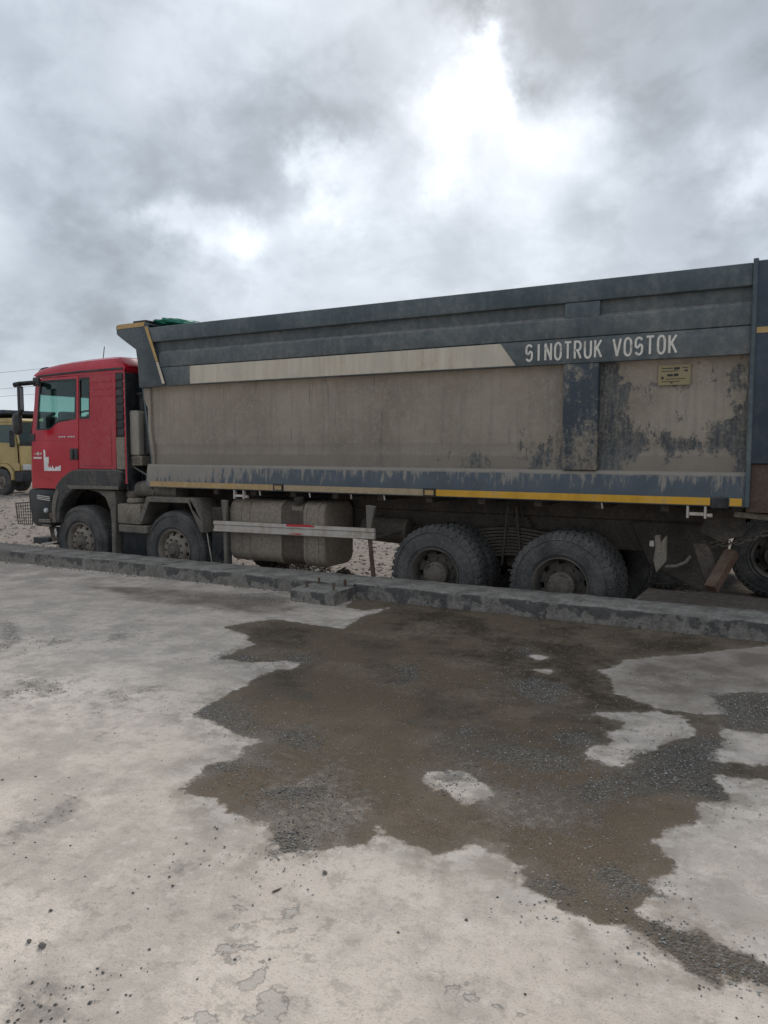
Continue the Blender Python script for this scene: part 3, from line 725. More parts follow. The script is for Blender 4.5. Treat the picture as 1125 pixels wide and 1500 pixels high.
lump('stick', -.56, 1.83, .013, 'small brown twig lying right of centre near the bottom', 41, 'wood', (1.3, .18, .2), -.05)

# ================================================================== WHEELS (built once each, copied with shared meshes)
def tyre_mb(c, lugs, y0=0.):
    mb = MB(); W = .30; r0 = .535
    prof = [(.268, .045), (.285, .020), (.31, .008), (.345, 0), (.40, -.004), (.45, .0), (.492, .010), (.518, .026), (r0 - .004, .048), (r0 - .012, .10), (r0 - .012, W / 2), (r0 - .012, W - .10),
            (r0 - .004, W - .048), (.518, W - .026), (.492, W - .01), (.40, W + .004), (.31, W - .008), (.268, W - .045)]
    mb.lathe([(r, a + y0) for r, a in prof], c, 'y', 56)
    for rr in (.325, .470): mb.lathe([(rr - .006, y0 + .003), (rr, y0 - .008), (rr + .006, y0 + .004)], c, 'y', 56)
    n = 44 if lugs else 60
    for k in range(n):
        A = 2 * math.pi * k / n
        def blockp(a0, a1, ya, yb, ri, ro, skew=0):
            vs_ = []
            for r in (ri, ro):
                for aa, yy in ((a0, ya), (a1, ya), (a1 + skew, yb), (a0 + skew, yb)):
                    rr = r if not (yy == ya and ya < .05 or yy == yb and yb > W - .05) else r - .008
                    vs_.append((c[0] + rr * math.cos(A + aa), c[1] + y0 + yy, c[2] + rr * math.sin(A + aa)))
            mb.add(vs_, [(4, 5, 6, 7), (0, 1, 5, 4), (1, 2, 6, 5), (2, 3, 7, 6), (3, 0, 4, 7)])
        s_ = 2 * math.pi / n
        if lugs:
            blockp(0, s_ * .66, .022, .112, .50, r0 + .010, s_ * .25)
            blockp(s_ * .5, s_ * 1.2, .122, .178, .51, r0 + .009, s_ * .1)
            blockp(s_ * .25, s_ * .97, .188, W - .022, .50, r0 + .010, -s_ * .25)
            blockp(0, s_ * .5, .003, .026, .485, .522)
        else:
            for q in (.03, .085, .14, .195, .25): blockp(0, s_ * .9, q, q + .04, .51, r0 + .006)
    return mb
def nuts(parent, r, y, n, m):
    first = None
    for k in range(n):
        A = 2 * math.pi * k / n
        if first is None:
            first = MB().cyl((0, 0, 0), (0, -.032, 0), .016, 6).build('wheel_nut', m, None); o = first
        else:
            o = first.copy(); col.objects.link(o)
        o.parent = parent; o.location = (r * math.cos(A), y, r * math.sin(A))
def sector_ring(mb, r0, r1, n, frac, y0, y1, off=0.):
    for k in range(n):
        a0 = 2 * math.pi * (k + off) / n; a1 = a0 + 2 * math.pi / n * frac; vs_ = []; st = 4
        for i in range(st + 1):
            a = a0 + (a1 - a0) * i / st
            for r, y in ((r0, y0[0]), (r1, y0[1]), (r1, y1[1]), (r0, y1[0])): vs_.append((r * math.cos(a), y, r * math.sin(a)))
        fs = []
        for i in range(st):
            for j in range(4): fs.append((i * 4 + j, i * 4 + (j + 1) % 4, i * 4 + 4 + (j + 1) % 4, i * 4 + 4 + j))
        fs += [(0, 1, 2, 3), (st * 4 + 3, st * 4 + 2, st * 4 + 1, st * 4)]
        mb.add(vs_, fs)
def make_front_wheel(name='wheel', rm='rim'):
    mb = MB()
    mb.lathe([(.268, .05), (.285, .022), (.288, .006), (.280, .002), (.272, .012), (.262, .035), (.252, .050), (.250, .10), (.262, .24), (.285, .27)], (0, 0, 0), 'y', 44)
    mb.lathe([(.242, .075), (.253, .05)], (0, 0, 0), 'y', 44)
    sector_ring(mb, .195, .246, 10, .62, (.030, .070), (.045, .085))
    mb.lathe([(.20, .045), (.198, .028), (.175, .010), (.115, .004), (.115, .06), (.20, .06)], (0, 0, 0), 'y', 44)
    wh = mb.build(name, M[rm])
    tyre_mb((0, 0, 0), False).build('tyre', M['tyre'], wh)
    MB().lathe([(.001, -.052), (.048, -.050), (.062, -.038), (.070, -.02), (.100, -.012), (.112, .0), (.112, .03)], (0, 0, 0), 'y', 28).build('hub', M['hub'], wh)
    MB().lathe([(.001, .13), (.25, .13), (.25, .20), (.001, .20)], (0, 0, 0), 'y', 28).build('brake_drum', M['chassis'], wh)
    nuts(wh, .150, .008, 10, M['hub'])
    return wh
def make_rear_wheel(name='wheel', rm='rim_k'):
    mb = MB()
    mb.lathe([(.268, .05), (.287, .022), (.292, .004), (.283, .000), (.274, .012), (.262, .05), (.252, .075), (.248, .17), (.262, .30)], (0, 0, 0), 'y', 44)
    sector_ring(mb, .205, .249, 8, .66, (.150, .145), (.165, .160))
    mb.lathe([(.212, .165), (.208, .150), (.195, .145), (.120, .150), (.120, .17), (.212, .17)], (0, 0, 0), 'y', 44)
    wh = mb.build(name, M[rm])
    tyre_mb((0, 0, 0), True).build('tyre', M['tyre'], wh)
    o = tyre_mb((0, 0, 0), True, .345).build('tyre', M['tyre'], wh)
    hb_ = MB().lathe([(.001, -.004), (.075, -.002), (.090, .004), (.096, .014), (.128, .020), (.136, .030), (.136, .105), (.122, .12), (.118, .16)], (0, 0, 0), 'y', 30)
    for k in range(14):
        A = 2 * math.pi * k / 14; hb_.cyl((.112 * math.cos(A), .022, .112 * math.sin(A)), (.112 * math.cos(A), .008, .112 * math.sin(A)), .010, 6)
    hb_.build('hub', M['hub'], wh)
    MB().lathe([(.001, .23), (.24, .23), (.24, .32), (.001, .32)], (0, 0, 0), 'y', 28).build('brake_drum', M['chassis'], wh)
    nuts(wh, .172, .146, 10, M['hub'])
    return wh
def place(proto, parent, x, y, z, far=False, first=False, spin=0.):
    o = proto if first else copy_tree(proto)
    o.parent = parent; po = Vector(parent.get('_off', (0, 0, 0)))
    o.location = Vector((x, y, z)) - po
    o.rotation_euler = (0, spin, math.pi if far else 0)
    return o

# ================================================================== RED CAB DUMP TRUCK
M['mudpost'] = dusty('post_scraped_paint', (.040, .055, .070), .47, .5, (.235, .205, .170), .55, 2.6, soft=.07, bump=.3)
M['cheek'] = dusty('cheek_paint', (.055, .072, .085), .22, .5, (.16, .16, .15), .4, 2.2, soft=.3, up=.2)
M['white2'] = dusty('reflective_faded', (.46, .34, .20), .60, .5, (.38, .29, .19), .3, 2, soft=.3, up=.1)
M['rust_d'] = dusty('rust_steel_dark', (.10, .05, .030), .42, .85, (.16, .11, .08), .3, 9, soft=.2, bump=.4)
TR = thing('dump_truck', (-5.4, 8.7, GZ), 'red-cab dump truck with mud-caked slate grey bed lettered SINOTRUK VOSTOK, parked behind the kerb', 'truck')
Y0, Y1, YC = 7.45, 9.95, 8.70
HZ = GZ + .545
AX = [-9.45, -7.585, -3.665, -2.262]
fw = make_front_wheel(); rw = make_rear_wheel()
for i, x in enumerate(AX):
    pr = fw if i < 2 else rw
    yn = 7.53 if i < 2 else 7.49
    place(pr, TR, x, yn, HZ, first=(i in (0, 2)), spin=i * .7)
    place(pr, TR, x, 2 * YC - yn, HZ, far=True, spin=i * .4)
for x in AX:
    mb = MB().cyl((x, 7.75, HZ), (x, 9.65, HZ), .07, 12)
    if x > -5: mb.lathe([(.02, -.22), (.16, -.18), (.23, -.05), (.23, .05), (.16, .18), (.02, .22)], (x, YC, HZ), 'y', 18)
    mb.build('axle', M['chassis'], TR)
# ---- chassis
for yy in (8.28, 9.04):
    MB().box(-10.2, -.95, yy, yy + .08, .42, .74).build('chassis_rail', M['chassis'], TR, bevel=.01)
    MB().box(-7.88, -.75, yy - .02, yy + .10, .745, .99).build('subframe_rail', M['chassis'], TR, bevel=.01)
for x in (-10.0, -8.5, -6.9, -5.0, -4.5, -2.95, -1.3):
    MB().box(x - .06, x + .06, 8.362, 9.038, .48, .70).build('cross_member', M['chassis'], TR)
MB().cyl((-8.2, YC, .45), (-4.3, YC, .30), .055, 10).build('drive_shaft', M['chassis'], TR)
MB().box(-8.9, -7.2, 8.42, 8.98, .05, .78).build('gearbox', M['chassis'], TR, bevel=.06)
# rear bogie springs on both sides
for yy in (8.02, 9.23):
    mb = MB()
    for k in range(9):
        L = .72 - k * .065; zt = .63 - k * .036
        pts = [(-2.963 + L * q, zt - .10 * abs(q) ** 1.6 * (L / .72)) for q in (-1, -.6, -.25, 0, .25, .6, 1)]
        mb.prism([(x, z) for x, z in pts] + [(x, z - .028) for x, z in reversed(pts)], yy, yy + .15)
    sp = mb.build('leaf_spring', M['chassis'], TR, bevel=.004)
    for dx in (-.085, .085):
        for q in (-.012, .165):
            MB().cyl((-2.963 + dx * .55, yy + q, .86), (-2.963 + dx * 1.35, yy + q, .20), .016, 8).build('u_bolt', M['chassis'], sp)
    MB().prism([(-3.05, .74), (-2.87, .74), (-2.80, .62), (-2.84, .16), (-3.08, .16), (-3.12, .62)], yy + .16, yy + .26).build('spring_bracket', M['chassis'], TR, bevel=.01)
for yy in (8.05, 9.2):
    for x in AX[:2]:
        mb = MB()
        for k in range(4):
            L = .80 - k * .12; zt = .36 - k * .03
            pts = [(x + L * q, zt + .10 * abs(q) ** 2) for q in (-1, -.5, 0, .5, 1)]
            mb.prism(pts + [(a, b - .024) for a, b in reversed(pts)], yy, yy + .09)
        mb.build('leaf_spring', M['chassis'], TR)

# ---- bed (tipper body): everything below is a sub-part of 'bed'
BX0, BX1 = -7.93, -.62
fl = MB()
fl.box(-7.80, -.10, 7.62, 9.78, .985, 1.03)                      # floor
for k in range(12):
    x = -7.5 + k * .62
    if k: fl.box(x - .04, x + .04, 7.60, 9.80, .90, .984)
bed = fl.build('bed', M['chassis'], TR, bevel=.004)
PAN = [(7.505, 2.33), (7.535, 2.29), (7.537, 2.18), (7.539, 2.05), (7.540, 1.92), (7.540, 1.78), (7.538, 1.68), (7.535, 1.62), (7.545, 1.56), (7.548, 1.44), (7.530, 1.40), (7.520, 1.285)]
def pan(x0, x1, m, sidefar=False, x0b=None):
    line = [(2 * YC - y, z) for y, z in PAN] if sidefar else PAN
    mb = MB(); n_ = max(1, int((x1 - x0) / .13)); 
    # slightly dished sheet so the panel is not dead flat
    xs = [x0 + (x1 - x0) * i / n_ for i in range(n_ + 1)]
    vs_ = []
    for i, x in enumerate(xs):
        for y, z in line:
            dz_ = 0 if i in (0, n_) else (.012 * mnoise.noise((x * 1.5, z * 2.0, 5)) + .005 * mnoise.noise((x * 5, z * 5, 8))) * (1 if 1.45 < z < 2.25 else .15)
            vs_.append((x, y + dz_, z))
    m_ = len(line)
    mb.add(vs_, [(i * m_ + j, i * m_ + j + 1, (i + 1) * m_ + j + 1, (i + 1) * m_ + j) for i in range(n_) for j in range(m_ - 1)])
    return mb.build('side_panel', m, bed, ang=50)
pan(-7.95, -2.256, M['mud']); pan(-1.914, BX1, M['mudpeel']); pan(-7.95, -.3, M['mud'], True)
# front edge flange of the near panel
MB().prism([(-8.045, 2.305), (-8.035, 2.15), (-7.975, 2.03), (-7.97, 1.72), (-7.92, 1.36), (-7.92, 1.29), (-8.0, 1.07), (-7.97, 1.07), (-7.86, 1.28), (-7.86, 1.36), (-7.92, 1.75), (-7.92, 2.30)], 7.497, 7.60).build('front_flange', M['mud'], bed, bevel=.006)
for s_ in (0, 1):
    fy = (lambda y: y) if s_ == 0 else (lambda y: 2 * YC - y)
    def bx(name, x0, x1, ya, yb, z0, z1, m, bevel=.008, seg=2):
        a, b = sorted((fy(ya), fy(yb)))
        return MB().box(x0, x1, a, b, z0, z1).build(name, m, bed, bevel=bevel, seg=seg)
    xr = -.605
    def slant(z): return -7.90 + (3.14 - z) * .395       # front end of the bands follows the slanted brace
    def band(name, z0, z1, ya, yb, m, bevel=.008):
        a, b = sorted((fy(ya), fy(yb)))
        return MB().prism([(slant(z0), z0), (xr, z0), (xr, z1), (slant(z1), z1)], a, b).build(name, m, bed, bevel=bevel, seg=2)
    band('top_rail', 2.895, 3.09, 7.45, 7.60, M['rail'], .014)
    band('recess_panel', 2.735, 2.894, 7.505, 7.58, M['recess'], 0)
    # ledge and mid band: the ledge slopes
    a = [(7.452, 2.563), (7.452, 2.735), (7.506, 2.775), (7.58, 2.775), (7.58, 2.563)]
    MB().prismx([(fy(y), z) for y, z in a], slant(2.60), xr).build('mid_band', M['band'], bed, bevel=.006, seg=2)
    band('lower_band', 2.312, 2.557, 7.456, 7.58, M['band'], .01)
    band('seam_gap', 2.5575, 2.5625, 7.475, 7.57, M['interior'], 0)
    # skirt
    sk = [(7.522, 1.283), (7.497, 1.280), (7.480, 1.262), (7.446, 1.06), (7.446, .975), (7.50, .965), (7.52, 1.05), (7.60, 1.20), (7.60, 1.283)]
    MB().prismx([(fy(y), z) for y, z in sk], -7.985, xr).build('skirt', M['skirt'], bed, bevel=.004)
    # posts
    bx('post', -2.256, -1.914, 7.458, 7.56, 1.284, 2.311, M['mudpost'], .012)
    bx('post_block', -2.256, -1.914, 7.462, 7.52, 2.7352, 2.894, M['rail'], .01)
    bx('rear_post', -.600, -.02, 7.435, 7.60, 1.36, 3.10, M['navy'], .015)
    MB().cyl((-.585, fy(7.44), .98), (-.585, fy(7.44), 3.115), .022, 12).build('post_edge_bead', M['rail'], bed)
    bx('rear_post_foot', -.595, -.03, 7.46, 7.62, .93, 1.359, M['rustpan'], .012)
    bx('reflector_strip', -.560, -.05, 7.4318, 7.4348, 2.485, 2.535, M['yellow_d'], 0)
    # front cheek plate
    ck = [(-8.483, 3.145), (-8.47, 3.165), (-8.40, 3.172), (-7.925, 3.172), (-7.895, 3.10), (-7.585, 2.320), (-7.84, 2.306), (-8.07, 2.306), (-8.085, 2.62), (-8.114, 2.815), (-8.40, 2.99), (-8.474, 3.04)]
    a, b = sorted((fy(7.446), fy(7.50)))
    MB().prism(ck, a, b).build('front_cheek', M['cheek'], bed, bevel=.01, seg=2)
    # reflective strips on the cheek
    a, b = sorted((fy(7.440), fy(7.4445)))
    MB().prism([(-8.455, 3.165), (-8.452, 3.108), (-7.945, 3.112), (-7.925, 3.168)], a, b).build('reflector_strip', M['yellow_d'], bed)
    MB().prism([(-7.935, 3.106), (-7.880, 3.106), (-7.700, 2.640), (-7.742, 2.640)], a, b).build('reflector_strip', M['yellow_d'], bed)
    MB().prism([(-7.738, 2.632), (-7.697, 2.632), (-7.585, 2.345), (-7.632, 2.340)], a, b).build('reflector_strip', M['white'], bed)
# yellow line along the bottom of the skirt, in the lengths seen (near side), broken by lamp frames
def ystrip(x0, x1, m, z0=.985, z1=1.053): return MB().box(x0, x1, 7.4395, 7.4445, z0, z1).build('reflector_strip', m, bed)
ystrip(-7.90, -5.815, M['yellow_d']); ystrip(-5.655, -3.77, M['white2']); ystrip(-3.62, -.885, M['yellow']); ystrip(-.725, -.625, M['yellow'])
for x in (-5.735, -3.695):
    lf = MB()
    lf.box(x - .07, x + .07, 7.424, 7.4444, .978, .992); lf.box(x - .07, x + .07, 7.424, 7.4444, 1.048, 1.062)
    lf.box(x - .07, x - .056, 7.424, 7.4444, .9925, 1.0475); lf.box(x + .056, x + .07, 7.424, 7.4444, .9925, 1.0475)
    lo = lf.build('marker_lamp', M['black'], bed)
    MB().box(x - .0555, x + .0555, 7.430, 7.4444, .9927, 1.0473).build('lamp_lens', M['yellow_d'], bed)
MB().box(-.878, -.735, 7.425, 7.4444, .955, 1.063).build('tail_flap', M['black'], bed, bevel=.01)
# white stripe and lettering
MB().prism([(-7.147, 2.325), (-2.744, 2.325), (-2.908, 2.550), (-7.147, 2.550)], 7.4515, 7.4555).build('white_stripe', M['white'], bed)
def arc(cx, cy, rx, ry, a0, a1, n=9): return [(cx + rx * math.cos(R(a0 + (a1 - a0) * k / n)), cy + ry * math.sin(R(a0 + (a1 - a0) * k / n))) for k in range(n + 1)]
GLYPH = {   # stencil strokes in a 1 x 1 cell
    'S': [arc(.5, .74, .42, .24, 25, 180) + arc(.5, .52, .42, .10, 180, 250, 3) + arc(.5, .48, .42, .10, 70, 0, 3) + arc(.5, .26, .42, .24, 0, -155)],
    'I': [[(.5, 0), (.5, 1)]], 'N': [[(.08, 0), (.08, 1)], [(.08, 1), (.92, 0)], [(.92, 0), (.92, 1)]],
    'O': [arc(.5, .70, .42, .30, 0, 180) + arc(.5, .30, .42, .30, 180, 360) + [(.92, .70)]],
    'T': [[(.02, 1), (.98, 1)], [(.5, 0), (.5, 1)]],
    'R': [[(.08, 0), (.08, 1), (.5, 1)] + arc(.5, .74, .40, .26, 90, -90, 8) + [(.08, .48)], [(.48, .48), (.92, 0)]],
    'U': [[(.08, 1), (.08, .28)] + arc(.5, .28, .42, .28, 180, 360) + [(.92, 1)]],
    'K': [[(.08, 0), (.08, 1)], [(.92, 1), (.10, .40)], [(.36, .58), (.95, 0)]],
    'V': [[(.02, 1), (.5, 0)], [(.5, 0), (.98, 1)]]}
def lettering(txt, x0, x1, z0, z1, y):
    n_ = len(txt); cell = (x1 - x0) / (n_ - .30); wd = cell * .70; sw_ = .0205; mb = MB()
    for i, c_ in enumerate(txt):
        ox = x0 + i * cell
        for k_, ln in enumerate(GLYPH[c_]):
            pts = [(ox + u * wd, z0 + sw_ / 2 + v_ * (z1 - z0 - sw_)) for u, v_ in ln]
            ya = y - .0012 * k_                                   # crossing strokes lie on top of each other like two coats
            vs_ = []
            for k, (px, pz) in enumerate(pts):                    # mitred ribbon
                a = pts[max(0, k - 1)]; b = pts[min(len(pts) - 1, k + 1)]
                d1_ = Vector((px - a[0], pz - a[1])); d2_ = Vector((b[0] - px, b[1] - pz))
                if d1_.length < 1e-6: d1_ = d2_
                if d2_.length < 1e-6: d2_ = d1_
                d1_.normalize(); d2_.normalize(); tg = (d1_ + d2_); tg = tg.normalized() if tg.length > 1e-3 else d1_
                m_ = min(1.9, 1 / max(.3, tg.dot(d1_))); nx, nz = -tg.y * sw_ / 2 * m_, tg.x * sw_ / 2 * m_
                vs_ += [(px + nx, ya, pz + nz), (px - nx, ya, pz - nz), (px + nx, ya - .002, pz + nz), (px - nx, ya - .002, pz - nz)]
            fs = []
            for k in range(len(pts) - 1):
                a, b = 4 * k, 4 * k + 4
                fs += [(a + 2, a + 3, b + 3, b + 2), (a, b, b + 1, a + 1), (a, a + 2, b + 2, b), (a + 1, b + 1, b + 3, a + 3)]
            e = 4 * (len(pts) - 1); fs += [(0, 1, 3, 2), (e, e + 2, e + 3, e + 1)]
            mb.add(vs_, fs)
    t_ = mb.build('lettering', M['letter'], bed, smooth=False)
    t_['label'] = 'pale painted letters reading ' + txt
lettering('SINOTRUK', -2.638, -1.887, 2.350, 2.530, 7.4545)
lettering('VOSTOK', -1.779, -1.212, 2.350, 2.530, 7.4545)
# data sticker
st_ = MB().box(-1.378, -1.096, 7.5185, 7.5225, 2.075, 2.262).build('sticker', M['paper'], bed)
mk = MB()
for a in [(-1.35, -1.25, 2.225, 2.232), (-1.24, -1.19, 2.215, 2.235), (-1.17, -1.12, 2.226, 2.232), (-1.35, -1.20, 2.200, 2.206), (-1.15, -1.12, 2.196, 2.210), (-1.30, -1.25, 2.155, 2.175), (-1.24, -1.20, 2.155, 2.178), (-1.35, -1.33, 2.13, 2.155), (-1.31, -1.14, 2.128, 2.133), (-1.35, -1.19, 2.105, 2.110), (-1.27, -1.25, 2.09, 2.10)]:
    mk.box(a[0], a[1], 7.5165, 7.5183, a[2], a[3])
mk.build('sticker_print', M['wire'], bed)
MB().box(-1.374, -1.10, 7.5163, 7.5183, 2.250, 2.259).build('sticker_edge', M['paper'], bed)
MB().box(-1.107, -1.10, 7.5163, 7.5183, 2.08, 2.2498).build('sticker_edge', M['paper'], bed)
# front wall with canopy, tailgate
fwall = [(-8.47, 3.165), (-8.46, 3.045), (-8.11, 2.81), (-8.075, 2.30), (-7.90, 1.05)]
MB().prism(fwall + [(x + .03, z) for x, z in reversed(fwall)], 7.503, 9.897).build('front_wall', M['rail'], bed)
MB().prism([(-8.46, 3.166), (-7.93, 3.166), (-7.93, 3.14), (-8.43, 3.14)], 7.503, 9.897).build('canopy_top', M['rail'], bed)
MB().box(-8.18, -7.93, 7.47, 7.80, 3.1725, 3.20).build('tarp_bracket', M['black'], bed, bevel=.006)
MB().box(-.14, -.04, 7.605, 9.795, 1.04, 2.95).build('tailgate', M['navy'], bed, bevel=.01)
for z in (1.35, 1.85, 2.35, 2.8): MB().box(-.0395, .02, 7.65, 9.75, z, z + .09).build('tailgate_rib', M['navy'], bed, bevel=.01)
# under-bed hooks, latch lamps and small fittings
for x in (-6.05, -5.30, -4.72, -4.28, -1.86):
    MB().cyl((x, 7.47, .985), (x + .012, 7.47, .915), .009, 6).build('tarp_hook', M['alu'], bed)
for x in (-6.36, -.99):
    mb = MB().box(x - .095, x - .075, 7.45, 7.50, .86, .974).box(x + .055, x + .075, 7.45, 7.50, .86, .974).box(x - .0745, x + .0545, 7.455, 7.495, .885, .915).cyl((x + .076, 7.475, .89), (x + .125, 7.475, .89), .02, 8)
    mb.build('side_latch', M['alu'], bed, bevel=.003)
MB().prism([(-.70, .925), (-.05, .895), (-.05, .83), (-.70, .875)], 7.58, 7.66).build('tail_beam', M['box'], TR, bevel=.008)
# green tarpaulin bunched on the front corner (a thing of its own lying on the canopy)
bm = bmesh.new(); bmesh.ops.create_icosphere(bm, subdivisions=4, radius=1)
for v_ in bm.verts:
    q = v_.co.copy(); k = 1 + .22 * mnoise.noise(q * 2.2) + .12 * mnoise.noise(Vector((q.x * 3, q.y * 11, q.z * 5)))
    v_.co = Vector((q.x * .20 * k, q.y * .55 * k, max(-.5, q.z) * .075 * k))
me = bpy.data.meshes.new('tarpaulin'); bm.to_mesh(me); bm.free(); me.materials.append(M['green'])
for f in me.polygons: f.use_smooth = True
o = bpy.data.objects.new('tarpaulin', me); col.objects.link(o); o.location = (-7.86, 8.17, 3.205)
tag(o, 'bunched green tarpaulin lying on the front corner of the truck bed', 'tarpaulin')

# ---- cab
CY0, CY1 = 7.50, 9.88
def arch(z): return None
door_o = [(-10.475, .89), (-9.935, .89), (-9.88, .945), (-9.77, 1.045), (-9.57, 1.155), (-9.405, 1.192), (-9.345, 2.535), (-10.20, 2.525), (-10.29, 2.48), (-10.43, 1.76)]
win = [(-10.20, 2.485), (-9.41, 2.485), (-9.40, 2.47), (-9.437, 1.93), (-9.45, 1.915), (-9.80, 1.885), (-9.86, 1.865), (-9.985, 1.79), (-10.03, 1.775), (-10.31, 1.77)]
side_o = [(-9.397, 1.196), (-8.62, 1.20), (-8.585, 2.535), (-9.337, 2.535)]
win2 = [(-9.325, 2.475), (-9.315, 2.49), (-9.125, 2.49), (-9.115, 2.475), (-9.140, 1.94), (-9.15, 1.925), (-9.335, 1.925), (-9.345, 1.94)]
def grow(poly, k):
    cx = sum(x for x, _ in poly) / len(poly); cz = sum(z for _, z in poly) / len(poly)
    out = []
    for x, z in poly:
        dx, dz_ = x - cx, z - cz; L = math.hypot(dx, dz_); out.append((x + dx / L * k, z + dz_ / L * k))
    return out
# shell: corner pillar, front, back wall, roof
sh = MB()
def cabx(z): return -10.33 - max(0, 2.55 - z) * .125 if z > 1.15 else -10.505
zs = [.88, 1.15, 1.75, 2.10, 2.50, 2.60]
pl_ = []
for z in zs:                                         # rounded front corner, near side then far side
    fx = cabx(z) - .045; ring = [(-10.455 if z < 1.8 else -10.29 - (2.5 - z) * .17, CY0 + .006)]
    for k in range(7):
        A = math.pi / 2 * k / 6
        ring.append((fx + .10 * (1 - math.sin(A)), CY0 + .006 + .10 * (1 - math.cos(A)) + .0))
    ring = [ring[0]] + [(min(x, ring[0][0] - .002), y) for x, y in ring[1:]]
    pl_.append(ring)
def loft(rings, mir=False):
    vs_ = [((x, y if not mir else 2 * 8.69 - y, z)) for ring, z in zip(rings, zs) for x, y in ring]; m_ = len(rings[0])
    return vs_, [(i * m_ + j, i * m_ + j + 1, (i + 1) * m_ + j + 1, (i + 1) * m_ + j) for i in range(len(rings) - 1) for j in range(m_ - 1)]
for mir in (False, True):
    vs_, fs = loft(pl_, mir); sh.add(vs_, fs)
sh.prism([(-10.55, .88), (-10.50, .88), (-10.46, 1.72), (-10.50, 1.74)], CY0 + .106, CY1 - .106)          # front panel
sh.box(-8.445, -8.415, CY0 + .012, CY1 - .012, 1.0, 2.57)                                                # back wall
sh.box(-10.44, -8.45, CY0 + .05, CY1 - .05, 1.0, 1.06)                                                    # floor
sh.box(-10.29, -8.45, CY0 + .012, CY0 + .05, 2.537, 2.575); sh.box(-10.29, -8.45, CY1 - .05, CY1 - .012, 2.537, 2.575)
cab = sh.build('cab_shell', M['red'], TR, ang=40)
MB().box(-8.414, -8.396, CY0 + .004, CY1 - .004, .90, 2.535).build('rear_shade_sheet', M['black'], TR, bevel=.004)  # black sheet added over the red back wall to paint its shade
for yy in (7.75, 8.4, 9.0): MB().box(-8.3955, -8.38, yy, yy + .05, 1.02, 2.46).build('rear_rib', M['black'], TR, bevel=.004)
# roof
prof = [(-10.345, 2.585), (-10.32, 2.630), (-10.23, 2.675), (-10.08, 2.708), (-9.85, 2.735), (-9.55, 2.757), (-9.2, 2.770), (-8.9, 2.776), (-8.70, 2.778), (-8.585, 2.772), (-8.56, 2.755), (-8.42, 2.640), (-8.405, 2.615), (-8.405, 2.565)]
cross = [(CY0, 0), (CY0 + .002, .25), (CY0 + .012, .55), (CY0 + .035, .80), (CY0 + .10, .95), (CY0 + .3, .99), (8.69, 1.0), (CY1 - .3, .99), (CY1 - .10, .95), (CY1 - .035, .80), (CY1 - .012, .55), (CY1 - .002, .25), (CY1, 0)]
rb = MB(); m_ = len(cross)
rb.add([(x + (.03 * (1 - abs(y - 8.69) / 1.19) * -1 if x < -10.2 else 0), y, 2.565 + (z - 2.565) * f) for x, z in prof for y, f in cross],
       [(i * m_ + j, i * m_ + j + 1, (i + 1) * m_ + j + 1, (i + 1) * m_ + j) for i in range(len(prof) - 1) for j in range(m_ - 1)])
rb.build('roof', M['red'], TR, ang=40)
MB().prism([(-10.23, 2.575), (-9.34, 2.597), (-8.43, 2.603), (-8.43, 2.575), (-9.34, 2.570), (-10.22, 2.550)], CY0 - .012, CY0 + .01).build('rain_strip', M['black'], TR, bevel=.004)
MB().box(-10.2, -8.46, CY0 + .04, CY1 - .04, 2.50, 2.535).build('headliner', M['liner'], TR)
MB().box(-8.475, -8.447, CY0 + .03, CY1 - .03, 1.0, 2.50).build('rear_trim', M['liner'], TR)
